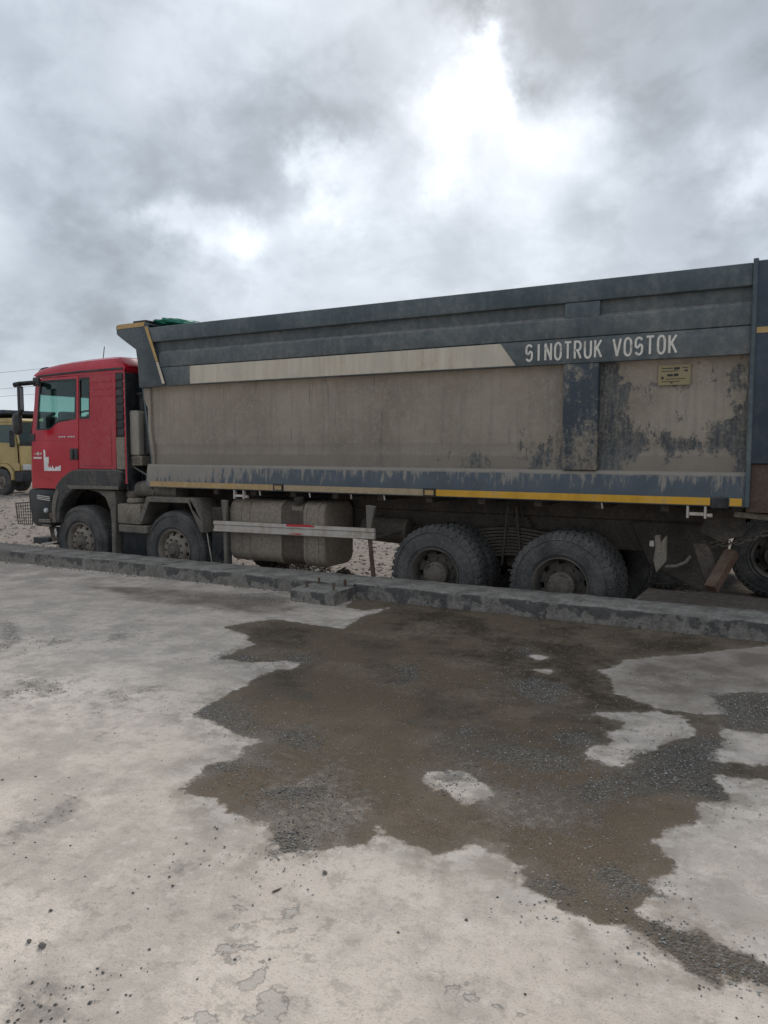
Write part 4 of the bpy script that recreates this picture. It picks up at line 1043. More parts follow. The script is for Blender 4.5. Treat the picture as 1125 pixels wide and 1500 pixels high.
for far in (False, True):
    ya, yb = (CY0, CY0 + .03) if not far else (CY1 - .03, CY1)
    d = plate('door', door_o, [win], ya, yb, M['red'], TR, .006)
    MB().prism(grow(win, .012), ya + .012, ya + .016).build('window_pane', M['glass'], d)
    # rubber seal round the glass
    ww = grow(win, .012); seal = MB(); n_ = len(win)
    yo = (CY0 - .003) if not far else CY1 - .008
    vs_ = [(x, yo, z) for x, z in ww] + [(x, yo, z) for x, z in grow(win, -.022)] + [(x, yo + .011, z) for x, z in ww] + [(x, yo + .011, z) for x, z in grow(win, -.022)]
    fs = []
    for i in range(n_):
        j = (i + 1) % n_
        fs += [(i, j, n_ + j, n_ + i), (2 * n_ + i, 3 * n_ + i, 3 * n_ + j, 2 * n_ + j), (i, 2 * n_ + i, 2 * n_ + j, j), (n_ + i, n_ + j, 3 * n_ + j, 3 * n_ + i)]
    seal.add(vs_, fs).build('window_seal', M['black'], d)
    yo = CY0 - .014 if not far else CY1 - .004
    hd = MB().box(-9.572, -9.40, yo, yo + .018, 1.325, 1.49).build('handle', M['black'], d, bevel=.012, seg=2)
    MB().box(-9.545, -9.49, yo - .016, yo - .001, 1.335, 1.48).build('handle_grip', M['black_d'], d, bevel=.006)
    if not far:
        MB().box(-10.44, -9.40, CY0 - .005, CY0 - .0005, 1.612, 1.622).build('crease', M['red'], d, bevel=.002)
        MB().box(-10.40, -10.02, CY0 - .004, CY0 - .0005, 1.040, 1.047).build('crease', M['red_d'], d)
        dec = [(-10.172, 1.479), (-10.134, 1.458), (-10.13, 1.358), (-10.058, 1.366), (-10.063, 1.273), (-10.082, 1.237), (-10.052, 1.195), (-10.032, 1.231), (-10.006, 1.191), (-9.973, 1.239), (-9.947, 1.192), (-9.915, 1.197), (-9.909, 1.221), (-9.86, 1.222), (-9.85, 1.198), (-9.837, 1.233), (-9.79, 1.241), (-9.794, 1.161), (-10.168, 1.155)]
        MB().prism(dec, CY0 - .004, CY0 - .001).build('skyline_decal', M['decal'], d, smooth=False)
        bd = MB()                                        # small two-line badge: winged mark over a row of letters too small to read
        for a in [(-10.39, -10.33, 1.405, 1.412), (-10.325, -10.31, 1.39, 1.437), (-10.302, -10.285, 1.39, 1.437), (-10.325, -10.27, 1.420, 1.427), (-10.265, -10.24, 1.40, 1.412), (-10.235, -10.222, 1.40, 1.43)]: bd.box(a[0], a[1], CY0 - .004, CY0 - .001, a[2], a[3])
        for k in range(6): bd.box(-10.405 + k * .032, -10.382 + k * .032, CY0 - .004, CY0 - .001, 1.335, 1.362)
        bd.build('badge', M['decal'], d)
        ch = MB()
        for k in range(3): ch.box(-9.815 + k * .055, -9.775 + k * .055, CY0 - .007, CY0 - .001, 1.650, 1.668)
        for k in range(3): ch.box(-9.615 + k * .055, -9.575 + k * .055, CY0 - .007, CY0 - .001, 1.652, 1.670)
        ch.build('chrome_badge', M['chrome'], d, bevel=.003)
        MB().box(-10.47, -10.36, CY0 - .012, CY0 - .001, 1.60, 1.71).build('hinge_cover', M['black'], d, bevel=.01)
    s2 = plate('side_panel', side_o, [win2], ya, yb, M['red_d'], TR, .005)
    MB().prism(grow(win2, .012), ya + .012, ya + .016).build('window_pane', M['glass'], s2)
    yo = CY0 - .003 if not far else CY1 - .008
    ww, wi = grow(win2, .012), grow(win2, -.024); n_ = len(win2); fs = []
    vs_ = [(x, yo, z) for x, z in ww] + [(x, yo, z) for x, z in wi] + [(x, yo + .011, z) for x, z in ww] + [(x, yo + .011, z) for x, z in wi]
    for i in range(n_):
        j = (i + 1) % n_
        fs += [(i, j, n_ + j, n_ + i), (2 * n_ + i, 3 * n_ + i, 3 * n_ + j, 2 * n_ + j), (i, 2 * n_ + i, 2 * n_ + j, j), (n_ + i, n_ + j, 3 * n_ + j, 3 * n_ + i)]
    MB().add(vs_, fs).build('window_seal', M['black'], s2)
    if not far:
        MB().box(-9.285, -8.70, CY0 - .007, CY0 - .0005, 1.245, 1.79).build('locker_lid', M['red_d'], s2, bevel=.005)
        for z in (2.42, 2.32, 2.22): MB().box(-9.05, -8.66, CY0 - .006, CY0 - .0005, z, z + .035).build('pressed_rib', M['red_d'], s2, bevel=.005)
    # rear corner: vent strip above, dusty filler panel below
    v0, v1 = (CY0 + .004, CY0 + .03) if not far else (CY1 - .03, CY1 - .004)
    vt = MB().box(-8.585, -8.445, v0 + .012, v1, 1.652, 2.56).build('vent_strip', M['black'], TR)
    for k in range(8):
        z = 1.67 + k * .11
        MB().box(-8.58, -8.45, v0 - .006, v0 + .0115, z, z + .075).build('slat', M['black_d'] if k in (0, 3, 4, 5) else M['black'], vt, bevel=.004)
    MB().box(-8.615, -8.447, v0, v1, 1.20, 1.648).build('corner_panel', M['box'], TR, bevel=.006)
# windshield, visor, grille
MB().prism([(-10.535, 1.745), (-10.530, 1.745), (-10.365, 2.575), (-10.370, 2.575)], CY0 + .09, CY1 - .09).build('windshield', M['glass'], TR)
MB().prism([(-10.46, 2.60), (-10.44, 2.665), (-10.36, 2.705), (-10.25, 2.715), (-10.25, 2.70), (-10.35, 2.69), (-10.425, 2.65), (-10.445, 2.60)], CY0 + .16, CY1 - .16).build('sun_visor', M['black'], TR)
for k in range(5): MB().box(-10.575, -10.551, CY0 + .25, CY1 - .25, .95 + k * .13, 1.03 + k * .13).build('grille_slat', M['black'], TR, bevel=.006)
# interior
MB().prism([(-10.44, 1.0), (-9.98, 1.0), (-9.98, 1.60), (-10.08, 1.74), (-10.36, 1.77), (-10.44, 1.70)], CY0 + .05, CY1 - .05).build('dashboard', M['interior'], TR, bevel=.02)
for yy in (7.72, 9.12):
    s3 = MB().box(-9.60, -9.10, yy, yy + .52, 1.30, 1.46).build('seat', M['interior'], TR, bevel=.05, seg=2)
    MB().prism([(-9.22, 1.40), (-9.07, 1.40), (-8.95, 2.10), (-9.07, 2.12)], yy + .02, yy + .50).build('seat_back', M['interior'], s3, bevel=.03)
    MB().box(-9.06, -8.95, yy + .14, yy + .38, 2.13, 2.32).build('headrest', M['interior'], s3, bevel=.03)
sw = MB(); 
for k in range(24):
    A, B = 2 * math.pi * k / 24, 2 * math.pi * (k + 1) / 24
    P_ = lambda a: (-9.88 + .10 * math.sin(a), 8.0 + .225 * math.cos(a), 1.86 + .20 * math.sin(a))
    sw.cyl(P_(A), P_(B), .015, 6)
sw.cyl((-9.88, 8.0, 1.79), (-10.05, 8.0, 1.60), .03, 8); sw.cyl(P_(.3), P_(math.pi - .3), .014, 6)
sw.build('steering_wheel', M['interior'], TR)
MB().box(-10.30, -9.92, CY0 + .06, CY1 - .06, 2.29, 2.499).build('overhead_console', M['interior'], TR, bevel=.02)
MB().prism([(-10.28, 1.74), (-9.93, 1.62), (-9.96, 1.86), (-10.20, 1.92)], 7.72, 8.35).build('instrument_hood', M['interior'], TR, bevel=.02)
for (xa, ya, yb, za) in [(-10.40, 7.66, 7.86, 1.98), (-10.40, 7.92, 8.20, 2.06), (-10.39, 8.24, 8.40, 1.95), (-10.41, 8.45, 8.85, 2.04), (-10.40, 8.9, 9.5, 1.93)]:
    MB().box(xa, xa + .14, ya, yb, 1.755, za).build('dash_clutter', M['interior'] if za < 2.0 else M['liner'], TR, bevel=.03)
MB().box(-8.36, -7.99, 8.15, 9.35, .50, 1.25).build('gap_blocker', M['chassis'], TR, bevel=.03)  # added dark box, blocks the bright gap seen under the bed
# bumper and steps
bmp = MB().prism([(-10.57, .876), (-9.99, .876), (-9.99, .60), (-10.03, .32), (-10.42, .305), (-10.505, .335), (-10.585, .60), (-10.60, .80)], CY0 + .015, CY1 - .015).build('bumper', M['black'], TR, bevel=.03, seg=2)
MB().prism([(-10.325, .80), (-10.02, .785), (-10.02, .70), (-10.30, .735), (-10.335, .76)], CY0 - .012, CY0 + .013).build('step_recess', M['interior'], bmp, bevel=.008)
for k in range(3): MB().bar((-10.32, .785 - k * .024), (-10.03, .765 - k * .026), (CY0 - .03, CY0 - .0125), .010).build('step_tread', M['chrome'], bmp)
MB().prism([(-10.30, .425), (-10.03, .435), (-10.03, .375), (-10.30, .375)], CY0 - .04, CY0 + .012).build('lower_step', M['guard_d'], bmp, bevel=.006)
MB().prism([(-10.25, .35), (-10.05, .352), (-10.05, .315), (-10.22, .318)], CY0 - .03, CY0 + .012).build('lower_step', M['guard_d'], bmp, bevel=.006)
MB().lathe([(.001, -.02), (.03, -.016), (.04, .0), (.04, .02)], (-10.17, CY0 + .0, .56), 'y', 16).build('fog_lamp', M['lens'], bmp)
MB().box(-10.09, -10.0, CY0 - .02, CY0 + .01, .44, .53).build('side_marker', M['rust'], bmp, bevel=.02)
MB().prism([(-10.2, .31), (-10.02, .31), (-9.99, .04), (-10.13, .04)], CY0 + .06, CY0 + .12).build('step_bracket', M['chassis'], TR, bevel=.005)
MB().prism([(-10.045, .27), (-10.01, .30), (-9.985, .22), (-10.01, .15), (-10.04, .20)], CY0 + .04, CY0 + .058).build('bracket_tag', M['chrome'], TR)
MB().box(-10.53, -10.17, CY0 + .02, CY0 + .32, .035, .135).build('front_step', M['black'], TR, bevel=.012)
MB().prism([(-10.30, .02), (-9.93, .09), (-9.93, .11), (-10.29, .055)], CY0 - .01, CY0 + .15).build('front_step_edge', M['chrome'], TR)
# wire lamp guard swung forward of the bumper
g = MB(); q0, q1 = (-11.03, .63), (-10.62, .665); r0_, r1_ = (-10.985, .31), (-10.635, .32)
L3 = lambda a, b, k: (a[0] + (b[0] - a[0]) * k, a[1] + (b[1] - a[1]) * k)
for k in range(8):
    a, b = L3(q0, q1, k / 7), L3(r0_, r1_, k / 7); g.cyl((a[0], 7.6, a[1]), (b[0], 7.6, b[1]), .006 if k % 7 else .010, 6)
    a, b = L3(q0, r0_, k / 7), L3(q1, r1_, k / 7); g.cyl((a[0], 7.6, a[1]), (b[0], 7.6, b[1]), .006 if k % 7 else .010, 6)
g.cyl((-10.62, 7.6, .50), (-10.55, 7.62, .50), .02, 8)
g.build('lamp_guard', M['hub'], TR)
# mirrors
ma = MB().cyl((-10.30, CY0 + .01, 2.475), (-10.33, 7.27, 2.44), .035, 10).cyl((-10.33, 7.27, 2.44), (-10.42, 7.22, 2.42), .038, 10)
ma.box(-10.33, -10.20, CY0 - .03, CY0 + .01, 2.42, 2.545)
mr_ = ma.build('mirror_arm', M['black'], TR, bevel=.008)
MB().box(-10.325, -10.25, 7.195, 7.265, 2.02, 2.40).build('mirror_head', M['black'], mr_, bevel=.02, seg=3)
MB().box(-10.455, -10.31, 7.17, 7.29, 1.69, 2.01).build('mirror_head', M['black'], mr_, bevel=.06, seg=3)
MB().cyl((-10.33, 7.23, 1.98), (-10.30, 7.23, 2.06), .03, 8).build('mirror_stem', M['black'], mr_)
MB().box(-10.2495, -10.246, 7.205, 7.255, 2.06, 2.37).build('mirror_glass', M['chrome'], mr_)
MB().cyl((-9.42, 8.0, 2.74), (-9.37, 8.0, 3.0), .006, 6).build('antenna', M['wire'], TR)
# cab mudguard
fo = [(-9.985, .385), (-9.985, .60), (-9.955, .80), (-9.895, .935), (-9.78, 1.045), (-9.58, 1.155), (-9.40, 1.190), (-8.60, 1.198), (-8.50, 1.17), (-8.50, 1.06), (-8.53, .915), (-9.45, .900), (-9.60, .835), (-9.71, .73), (-9.79, .60), (-9.83, .385)]
plate('mudguard', fo, [], CY0 - .035, CY0 + .22, M['black_d'], TR, .02)
MB().prism([(-9.63, .955), (-8.535, .962), (-8.535, .917), (-9.55, .903)], CY0 - .044, CY0 - .036).build('mudguard_lip', M['guard_d'], TR, bevel=.004)
MB().prism([(-9.98, .39), (-9.98, .60), (-9.945, .78), (-9.86, .90), (-9.80, .84), (-9.86, .72), (-9.895, .60), (-9.895, .39)], CY0 - .044, CY0 - .036).build('mudguard_lip', M['guard_d'], TR, bevel=.004)
fl_ = [(-9.26, .895), (-9.05, .865), (-8.90, .79), (-8.81, .62), (-8.79, .45), (-8.80, -.25), (-8.72, -.25), (-8.70, .45), (-8.69, .70), (-8.70, .895)]
plate('splash_guard', fl_, [], CY0 + .03, CY0 + .30, M['guard_d'], TR, .012)
MB().box(-8.69, -8.05, CY0 + .12, CY0 + .16, -.20, .312).build('side_skirt', M['black'], TR, bevel=.01)
# battery box, duct elbow, filter, bellows
bb = MB().box(-8.615, -8.16, CY0 - .01, CY0 + .45, .44, .72).build('battery_box', M['box'], TR, bevel=.025, seg=2)
MB().lathe([(.001, -.012), (.05, -.010), (.065, 0)], (-8.38, CY0 - .011, .555), 'y', 20).build('cap', M['box'], bb)
MB().box(-8.61, -8.05, CY0 - .005, CY0 + .45, .318, .428).build('tool_box', M['guard_d'], TR, bevel=.015)
el = MB(); pts = [(-8.52, .80), (-8.45, .90), (-8.30, .93), (-8.05, .93), (-7.6, .91)]
for a, b in zip(pts[:-1], pts[1:]): el.cyl((a[0], 7.72, a[1]), (b[0], 7.72, b[1]), .115, 16)
el.build('air_duct', M['guard_d'], TR)
MB().lathe([(.125, .73), (.14, .74), (.14, .77), (.12, .80)], (-8.42, 7.68, 0), 'z', 20).build('duct_collar', M['box'], TR)
fb = [(-8.47, 1.40), (-8.25, 1.39), (-8.235, 1.43), (-8.235, 1.98), (-8.27, 2.015), (-8.45, 2.02), (-8.49, 1.98), (-8.485, 1.47)]
ft = MB().prism(fb, 7.57, 7.80).build('air_filter', M['filter'], TR, bevel=.025, seg=3)
MB().lathe([(.001, 1.42), (.13, 1.42), (.14, 1.45), (.14, 1.96), (.13, 1.985), (.001, 1.985)], (-8.22, 7.80, 0), 'z', 22).build('filter_canister', M['black_d'], ft)
MB().box(-8.43, -8.20, 7.58, 7.86, 1.252, 1.388).build('filter_bracket', M['box'], ft, bevel=.01)
for z in (1.29, 1.335): MB().box(-8.42, -8.25, 7.572, 7.579, z, z + .014).build('bracket_rib', M['guard_d'], ft)
MB().lathe([(.05, 2.02), (.06, 2.10), (.055, 2.20), (.085, 2.235), (.09, 2.25), (.075, 2.265), (.001, 2.265)], (-8.32, 7.74, 0), 'z', 18).build('intake_stack', M['black'], ft)
be = MB(); prof_ = []
for k in range(11): prof_ += [(.24, .925 + k * .027), (.275, .938 + k * .027)]
be.lathe(prof_, (-8.56, 7.98, 0), 'z', 26).build('bellows', M['black_d'], TR, ang=10)
MB().tube([(-8.42, 7.6, 1.25), (-8.05, 7.6, 1.09), (-8.03, 7.6, .93)], .014, 8).build('hose', M['black_d'], TR)
MB().tube([(-8.44, 7.62, 2.56), (-8.455, 7.56, 1.6), (-8.44, 7.56, 1.12)], .015, 8).build('conduit', M['black'], TR)
MB().box(-8.04, -8.01, 7.60, 7.64, .86, 1.30).build('bed_stay', M['guard_d'], TR)
# second axle mudguard and flap
mg = [(-8.215, .47), (-8.035, .835), (-7.165, .842), (-6.975, .395), (-7.06, .390), (-7.275, .772), (-7.985, .765), (-8.13, .47)]
plate('mudguard', mg, [], CY0 - .01, CY0 + .40, M['guard_d'], TR, .008)
MB().prism([(-7.17, .70), (-7.04, .64), (-6.99, .52), (-6.985, .40), (-7.03, .42), (-7.20, .77)], CY0 - .03, CY0 - .0105).build('gusset', M['guard_d'], TR, bevel=.006)
mf = MB().box(-6.985, -6.66, CY0 + .13, CY0 + .15, -.28, .39).build('mud_flap', M['black_d'], TR, bevel=.004)
fm = MB()
fm.bar((-6.86, .10), (-6.77, .19), (CY0 + .122, CY0 + .1295), .03).bar((-6.82, .06), (-6.73, .15), (CY0 + .122, CY0 + .1295), .03).bar((-6.865, .095), (-6.81, .04), (CY0 + .1145, CY0 + .1215), .03).bar((-6.775, .195), (-6.72, .14), (CY0 + .1145, CY0 + .1215), .03)
fm.build('flap_mark', M['black'], mf)
MB().cyl((-7.0, CY0 + .05, .40), (-6.93, CY0 + .10, -.2), .008, 6).build('flap_rod', M['alu'], TR)
MB().box(-7.03, -6.70, CY0 + .16, CY0 + .5, .40, .72).build('air_tank_bracket', M['chassis'], TR, bevel=.02)
# fuel tank
def rrect(y0, y1, z0, z1, r, n=6):
    pts = []
    for cy, cz, a0 in ((y1 - r, z1 - r, 0), (y0 + r, z1 - r, 90), (y0 + r, z0 + r, 180), (y1 - r, z0 + r, 270)):
        for k in range(n + 1):
            A = R(a0 + 90 * k / n); pts.append((cy + r * math.cos(A), cz + r * math.sin(A)))
    return pts
ty0, ty1, tz0, tz1 = 7.56, 8.22, .06, .845
tk = MB().prismx(rrect(ty0, ty1, tz0, tz1, .14), -6.62, -5.15).build('fuel_tank', M['tank'], TR, bevel=.03, seg=3)
MB().prismx(rrect(ty0 - .003, ty1, tz0 - .002, tz1 + .003, .14), -5.80, -5.44).build('stained_section', M['tank_s'], tk)
for x in (-6.44, -6.33, -5.83, -5.45, -5.28):
    wd = .022 if x in (-6.44,) else .045
    MB().prismx(rrect(ty0 - .008, ty1 + .006, tz0 - .006, tz1 + .008, .145), x, x + wd).build('strap', M['tank'], tk, bevel=.003)
MB().cyl((-5.55, 7.62, .83), (-5.55, 7.60, .90), .065, 16).build('filler_cap', M['chassis'], tk, bevel=.008)
MB().box(-5.62, -5.46, 7.555, 7.60, .74, .79).build('cap_bracket', M['box'], tk)
# side guard rail with two posts
rp = [(7.450, .0), (7.438, .010), (7.438, .032), (7.452, .044), (7.452, .086), (7.438, .098), (7.438, .128), (7.450, .140), (7.475, .140), (7.475, 0)]
rl = MB(); xs = [-6.785, -6.0, -5.2, -4.39]
vs_ = []
for i, x in enumerate(xs):
    for y, dz_ in rp: vs_.append((x, y, .428 + .036 * (x + 6.785) / 2.395 + dz_ * (1 - .1 * i / 3)))
m_ = len(rp)
rl.add(vs_, [(i * m_ + j, i * m_ + (j + 1) % m_, (i + 1) * m_ + (j + 1) % m_, (i + 1) * m_ + j) for i in range(3) for j in range(m_)] + [tuple(range(m_)), tuple(range(3 * m_, 4 * m_))])
gr_ = rl.build('side_guard', M['alu'], TR)
MB().prism([(-5.62, .555), (-5.62, .582), (-5.28, .589), (-5.20, .575), (-5.22, .562)], 7.4360, 7.4375).build('red_mark', M['red'], gr_)
MB().prism([(-5.60, .462), (-5.46, .478), (-5.36, .476), (-5.42, .462)], 7.4360, 7.4375).build('red_mark', M['red'], gr_)
MB().prism([(-6.69, .835), (-6.585, .835), (-6.61, .60), (-6.605, .0), (-6.56, -.12), (-6.66, -.12), (-6.655, .0), (-6.66, .60)], 7.478, 7.52).build('guard_post', M['guard_d'], gr_, bevel=.006)
MB().prism([(-4.525, .85), (-4.40, .84), (-4.43, .72), (-4.455, .60), (-4.46, .45), (-4.515, .45), (-4.515, .60)], 7.478, 7.52).build('guard_post', M['guard_d'], gr_, bevel=.006)
MB().prism([(-4.50, .47), (-4.455, .47), (-4.40, -.02), (-4.45, -.02)], 7.478, 7.505).build('guard_rod', M['rust'], gr_, bevel=.004)
MB().cyl((-4.45, 7.50, .47), (-4.20, 8.2, .55), .02, 8).build('guard_brace', M['chassis'], gr_)
MB().lathe([(.001, 0), (.13, .03), (.145, .06), (.145, .62), (.13, .65), (.001, .68)], (-4.9, 8.05, .52), 'x', 20).build('air_tank', M['chassis'], TR)
# rear hanging fittings
MB().prism([(-1.395, .66), (-1.345, .67), (-1.335, .60), (-1.285, .67), (-1.28, .42), (-1.372, .30), (-1.40, .42), (-1.385, .54)], 7.66, 7.71).build('lamp_bracket', M['box'], TR, bevel=.006)
MB().box(-1.44, -1.398, 7.65, 7.70, .55, .61).build('lamp_bracket_eye', M['alu'], TR, bevel=.008)
hs = [(-1.30, 7.72, .36), (-1.20, 7.74, .37), (-1.12, 7.76, .41), (-1.08, 7.78, .47)]
MB().tube(hs, .016, 8).build('hose', M['guard_d'], TR)
MB().prism([(-1.06, .60), (-.94, .60), (-.78, .30), (-.86, .22), (-.94, .22)], 7.72, 7.86).build('underrun_arm', M['chassis'], TR, bevel=.008)
ub = MB()
a = [(-.915, .225), (-.795, .262), (-.75, .215), (-.745, .10), (-.87, .085)]
# square steel box section pointing towards the viewer and up
A0 = Vector((-.86, 7.50, .215)); A1 = Vector((-.72, 7.80, .53)); dd = (A1 - A0).normalized(); uu = dd.cross(Vector((0, 0, 1))).normalized(); vv2 = uu.cross(dd)
q = []
for c in (A0, A1):
    for su, sv in ((-1, -1), (1, -1), (1, 1), (-1, 1)): q.append(c + uu * su * .055 + vv2 * sv * .045)
ub.add(q, [(0, 1, 2, 3), (4, 7, 6, 5), (0, 4, 5, 1), (1, 5, 6, 2), (2, 6, 7, 3), (3, 7, 4, 0)])
ub.build('underrun_bar', M['rust_d'], TR, bevel=.006)
MB().prism([(-.95, .93), (-.62, .93), (-.62, .70), (-.82, .62), (-1.0, .70)], 7.80, 7.86).build('rear_bracket', M['chassis'], TR)
MB().prism([(-1.75, .73), (-.80, .73), (-.80, .20), (-1.05, .05), (-1.55, .30)], 8.24, 8.275).build('rear_frame_plate', M['chassis'], TR, bevel=.01)
ch = MB()
P0 = Vector((-1.02, 8.0, .56)); P1 = Vector((-.35, 8.0, .76))
for k in range(13):
    t_ = k / 12; c = P0.lerp(P1, t_) + Vector((0, 0, -.05 * math.sin(math.pi * t_))); dx = (P1 - P0).normalized() * .034
    up_ = Vector((0, .022, 0)) if k % 2 else Vector((0, 0, .022))
    l_ = [c - dx + up_, c + dx + up_, c + dx * 1.35, c + dx - up_, c - dx - up_, c - dx * 1.35, c - dx + up_]
    ch.tube(l_, .007, 5)
ch.build('chain', M['box'], TR)

# ================================================================== TAN TRUCK across the yard (faces +x; local frame, wheel line at y = -1.2)
TT = thing('dump_truck', (-29.2, 20.7, GZ), 'tan-cab dump truck standing across the yard at the left edge', 'truck', rz=R(1))
R2 = .545
fw2 = copy_tree(fw); fw2.parent = TT; fw2.location = (0, -1.2, R2); fw2.rotation_euler = (0, .3, 0)
for (x, y, far) in [(0, 1.2, True), (-1.85, -1.2, False), (-1.85, 1.2, True)]:
    o = copy_tree(fw, TT); o.location = (x, y, R2); o.rotation_euler = (0, x, math.pi if far else 0)
for (x, y, far) in [(-5.7, -1.24, False), (-7.1, -1.24, False), (-5.7, 1.24, True), (-7.1, 1.24, True)]:
    o = copy_tree(rw, TT); o.location = (x, y, R2); o.rotation_euler = (0, x, math.pi if far else 0)
tdoor = [(-.30, 1.30), (.45, 1.30), (.95, 1.0), (1.10, 1.0), (1.06, 2.05), (.86, 2.95), (-.05, 2.95), (-.30, 2.95)]
twin = [(-.12, 2.15), (.93, 2.10), (.80, 2.85), (-.12, 2.85)]
for ys_ in (-1.2, 1.17):
    d = plate('door', tdoor, [twin], ys_, ys_ + .03, M['tan'], TT, .01)
    MB().prism(grow(twin, .01), ys_ + .012, ys_ + .018).build('window_pane', M['glass'], d)
    plate('side_panel', [(-.95, 1.30), (-.31, 1.30), (-.31, 2.95), (-.95, 2.95)], [], ys_, ys_ + .03, M['tan'], TT, .01)
    o = plate('mudguard', [(-.75, .75), (-.75, 1.20), (-.60, 1.29), (.40, 1.29), (.62, 1.15), (.80, .95), (.80, .62), (.66, .62), (.62, .90), (.45, 1.08), (.20, 1.16), (-.45, 1.16), (-.62, 1.05), (-.66, .75)], [], ys_ - .03 if ys_ < 0 else ys_ - .2, ys_ + .2 if ys_ < 0 else ys_ + .06, M['tan'], TT, .02)
cs = MB()
cs.prism([(1.11, 1.0), (1.22, 1.0), (1.20, 2.02), (1.16, 2.05), (1.06, 2.05)], -1.14, 1.14)
cs.prism([(-.95, 2.952), (.87, 2.952), (.93, 3.02), (.80, 3.12), (-.95, 3.14)], -1.19, 1.19)
cs.box(-.96, -.92, -1.16, 1.16, 1.2, 2.95)
for s_ in (-1, 1):
    cs.prism([(1.10, 2.05), (1.17, 2.05), (.93, 2.952), (.86, 2.952)], min(s_ * 1.19, s_ * 1.10), max(s_ * 1.19, s_ * 1.10))
cs.build('cab_shell', M['tan'], TT, bevel=.02)
MB().prism([(1.15, 2.055), (1.155, 2.055), (.915, 2.95), (.91, 2.95)], -1.098, 1.098).build('windshield', M['glass'], TT)
MB().prism([(1.165, 2.0), (1.20, 2.0), (1.21, 2.16), (1.17, 2.16)], -1.15, 1.15).build('wiper_panel', M['black'], TT)
MB().box(.6, 1.04, -1.1, 1.1, 1.3, 2.05).build('dashboard', M['interior'], TT)
MB().box(-.80, -.30, -1.0, 1.0, 1.6, 2.6).build('seat_row', M['interior'], TT, bevel=.05)
b2 = MB().prism([(.82, .55), (1.30, .55), (1.34, .70), (1.30, .99), (.82, .99)], -1.18, 1.18).build('bumper', M['black'], TT, bevel=.03)
for s_ in (-1, 1):
    MB().box(1.235, 1.33, min(s_ * .75, s_ * 1.12), max(s_ * .75, s_ * 1.12), 1.03, 1.26).build('headlight', M['lens'], TT, bevel=.03)
    MB().box(.86, 1.20, min(s_ * 1.185, s_ * 1.225), max(s_ * 1.185, s_ * 1.225), 1.0, 1.30).build('corner_trim', M['tan'], TT, bevel=.02)
    mm = MB().box(1.02, 1.16, min(s_ * 1.32, s_ * 1.52), max(s_ * 1.32, s_ * 1.52), 1.95, 2.65).build('mirror', M['black'], TT, bevel=.04)
    MB().cyl((1.05, s_ * 1.19, 2.75), (1.08, s_ * 1.42, 2.62), .025, 8).build('mirror_arm', M['black'], mm)
for k in range(4): MB().box(1.222, 1.25, -.65, .65, 1.15 + k * .2, 1.29 + k * .2).build('grille_slat', M['black'], TT, bevel=.01)
MB().box(-8.3, -.98, -.5, .5, .75, 1.15).build('chassis_rail', M['chassis'], TT)
tb = MB().prism([(-8.4, 1.35), (-1.25, 1.35), (-1.30, 3.1), (.35, 3.32), (.35, 3.46), (-8.4, 3.46)], -1.25, 1.25).build('bed', M['bedplain'], TT, bevel=.02)
for k in range(6): MB().box(-8.0 + k * 1.2, -7.85 + k * 1.2, -1.29, -1.2505, 1.5, 3.3).build('bed_rib', M['bedplain'], tb)

# ================================================================== DARK GREEN TRUCK parked on the far side (faces +x)
DT = thing('dump_truck', (-.5, 12.15, GZ), 'dark green dump truck half hidden behind the tail of the red-cab truck', 'truck')
for (x, y, far) in [(-.5, 10.9, False), (-1.9, 10.9, False), (3.4, 10.92, False), (-.5, 13.4, True), (-1.9, 13.4, True), (3.4, 13.38, True)]:
    pr = fw if x > 0 else rw
    o = copy_tree(pr, DT); o.location = Vector((x, y, HZ)) - Vector(DT['_off']); o.rotation_euler = (0, x, math.pi if far else 0)
MB().box(-3.0, 4.2, 11.7, 11.8, .45, .80).build('chassis_rail', M['chassis'], DT); MB().box(-3.0, 4.2, 12.5, 12.6, .45, .80).build('chassis_rail', M['chassis'], DT)
for x in (-.5, -1.9, 3.4): MB().cyl((x, 11.2, HZ), (x, 13.1, HZ), .08, 10).build('axle', M['chassis'], DT)
db = MB().prism([(-3.4, .95), (2.1, .95), (2.2, 2.55), (-3.4, 2.55)], 10.95, 13.35).build('bed', M['dgreen'], DT, bevel=.02)
for k in range(6): MB().box(-3.3 + k * 1.0, -3.15 + k * 1.0, 10.90, 10.9495, 1.0, 2.5).build('bed_rib', M['dgreen'], db, bevel=.01)
MB().box(-3.4, 2.15, 10.88, 10.9495, 2.42, 2.56).build('bed_rail', M['dgreen'], db, bevel=.01)
MB().prism([(-1.9 - .75, .55), (-1.9 - .65, .72), (.15, .72), (.25, .55), (.25, .80), (-2.65, .80)], 10.95, 11.55).build('mudguard', M['dgreen'], DT)
MB().box(.45, 2.3, 10.98, 11.5, -.05, .70).build('side_locker', M['dgreen'], DT, bevel=.03)
MB().box(-3.3, -3.1, 10.95, 13.35, .15, .45).build('rear_bumper', M['chassis'], DT)
gp = [(2.5, .75), (4.75, .75), (4.72, 1.55), (4.45, 2.45), (2.5, 2.5)]; gw = [(3.3, 1.6), (4.5, 1.6), (4.28, 2.3), (3.3, 2.3)]
for ya in (10.95, 13.32):
    d = plate('door', gp, [gw], ya, ya + .03, M['dgreen'], DT, .01); MB().prism(grow(gw, .01), ya + .012, ya + .018).build('window_pane', M['glass'], d)
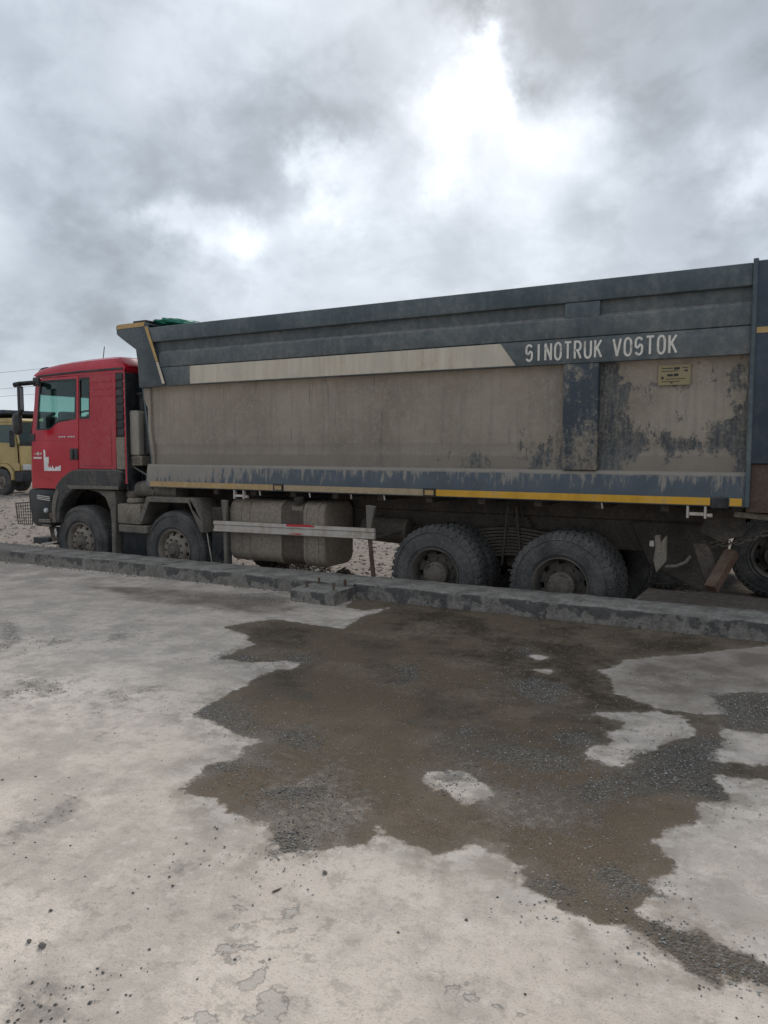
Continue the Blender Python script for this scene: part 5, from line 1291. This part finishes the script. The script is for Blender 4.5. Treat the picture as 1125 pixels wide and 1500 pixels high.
MB().prism([(4.70, .75), (4.76, .75), (4.73, 1.55), (4.67, 1.55)], 10.985, 13.315).box(2.5, 2.54, 10.985, 13.315, .75, 2.5).box(2.5, 4.45, 10.985, 13.315, 2.44, 2.56).build('cab_shell', M['dgreen'], DT)
MB().prism([(4.70, 1.56), (4.705, 1.56), (4.45, 2.44), (4.445, 2.44)], 11.0, 13.3).build('windshield', M['glass'], DT)
MB().box(4.2, 4.85, 10.96, 13.34, .05, .70).build('bumper', M['chassis'], DT, bevel=.03)

# ================================================================== POWER LINES far behind
poles = [(-150, 62), (-66, 62), (18, 62)]
zt = 7.2
for i, (x, y) in enumerate(poles):
    lb = ['wooden utility pole beyond the left edge of the yard', 'wooden utility pole hidden behind the truck bed', 'wooden utility pole far behind the rear of the truck'][i]
    p_ = thing('utility_pole', (x, y, GZ), lb, 'utility pole', 'poles of the power line')
    MB().cyl((x, y, GZ), (x, y, 11.6), .17, 12, .10).build('pole', M['wood'], p_)
    for q, hh in ((-.9, 11.35), (0, 9.45), (.9, 8.60)): MB().box(x + .11, x + .21, y + min(q, 0) - .15, y + max(q, 0) + .15, hh - .30, hh - .17).build('cross_arm', M['wood'], p_)
    for q, hh in ((-.9, 11.35), (0, 9.45), (.9, 8.60)): MB().cyl((x + .16, y + q, hh - .17), (x + .16, y + q, hh), .05, 8).build('insulator', M['lens'], p_)
for j, (q, hz) in enumerate([(-.9, 11.35), (0, 9.45), (.9, 8.60)]):
    mb = MB()
    for (xa, ya), (xb, yb) in zip(poles[:-1], poles[1:]):
        pts = []
        for k in range(17):
            t_ = k / 16; pts.append((xa + (xb - xa) * t_, ya + q, hz - 1.0 * 4 * t_ * (1 - t_) * .5))
        mb.tube(pts, .018, 5)
    tag(mb.build('power_cable', M['wire']), ['highest power cable crossing the sky left of the red cab', 'middle power cable crossing the sky left of the red cab', 'lowest power cable crossing the sky left of the red cab'][j], 'cable', 'cables of the power line')

for o in bpy.data.objects:
    if '_off' in o: del o['_off']
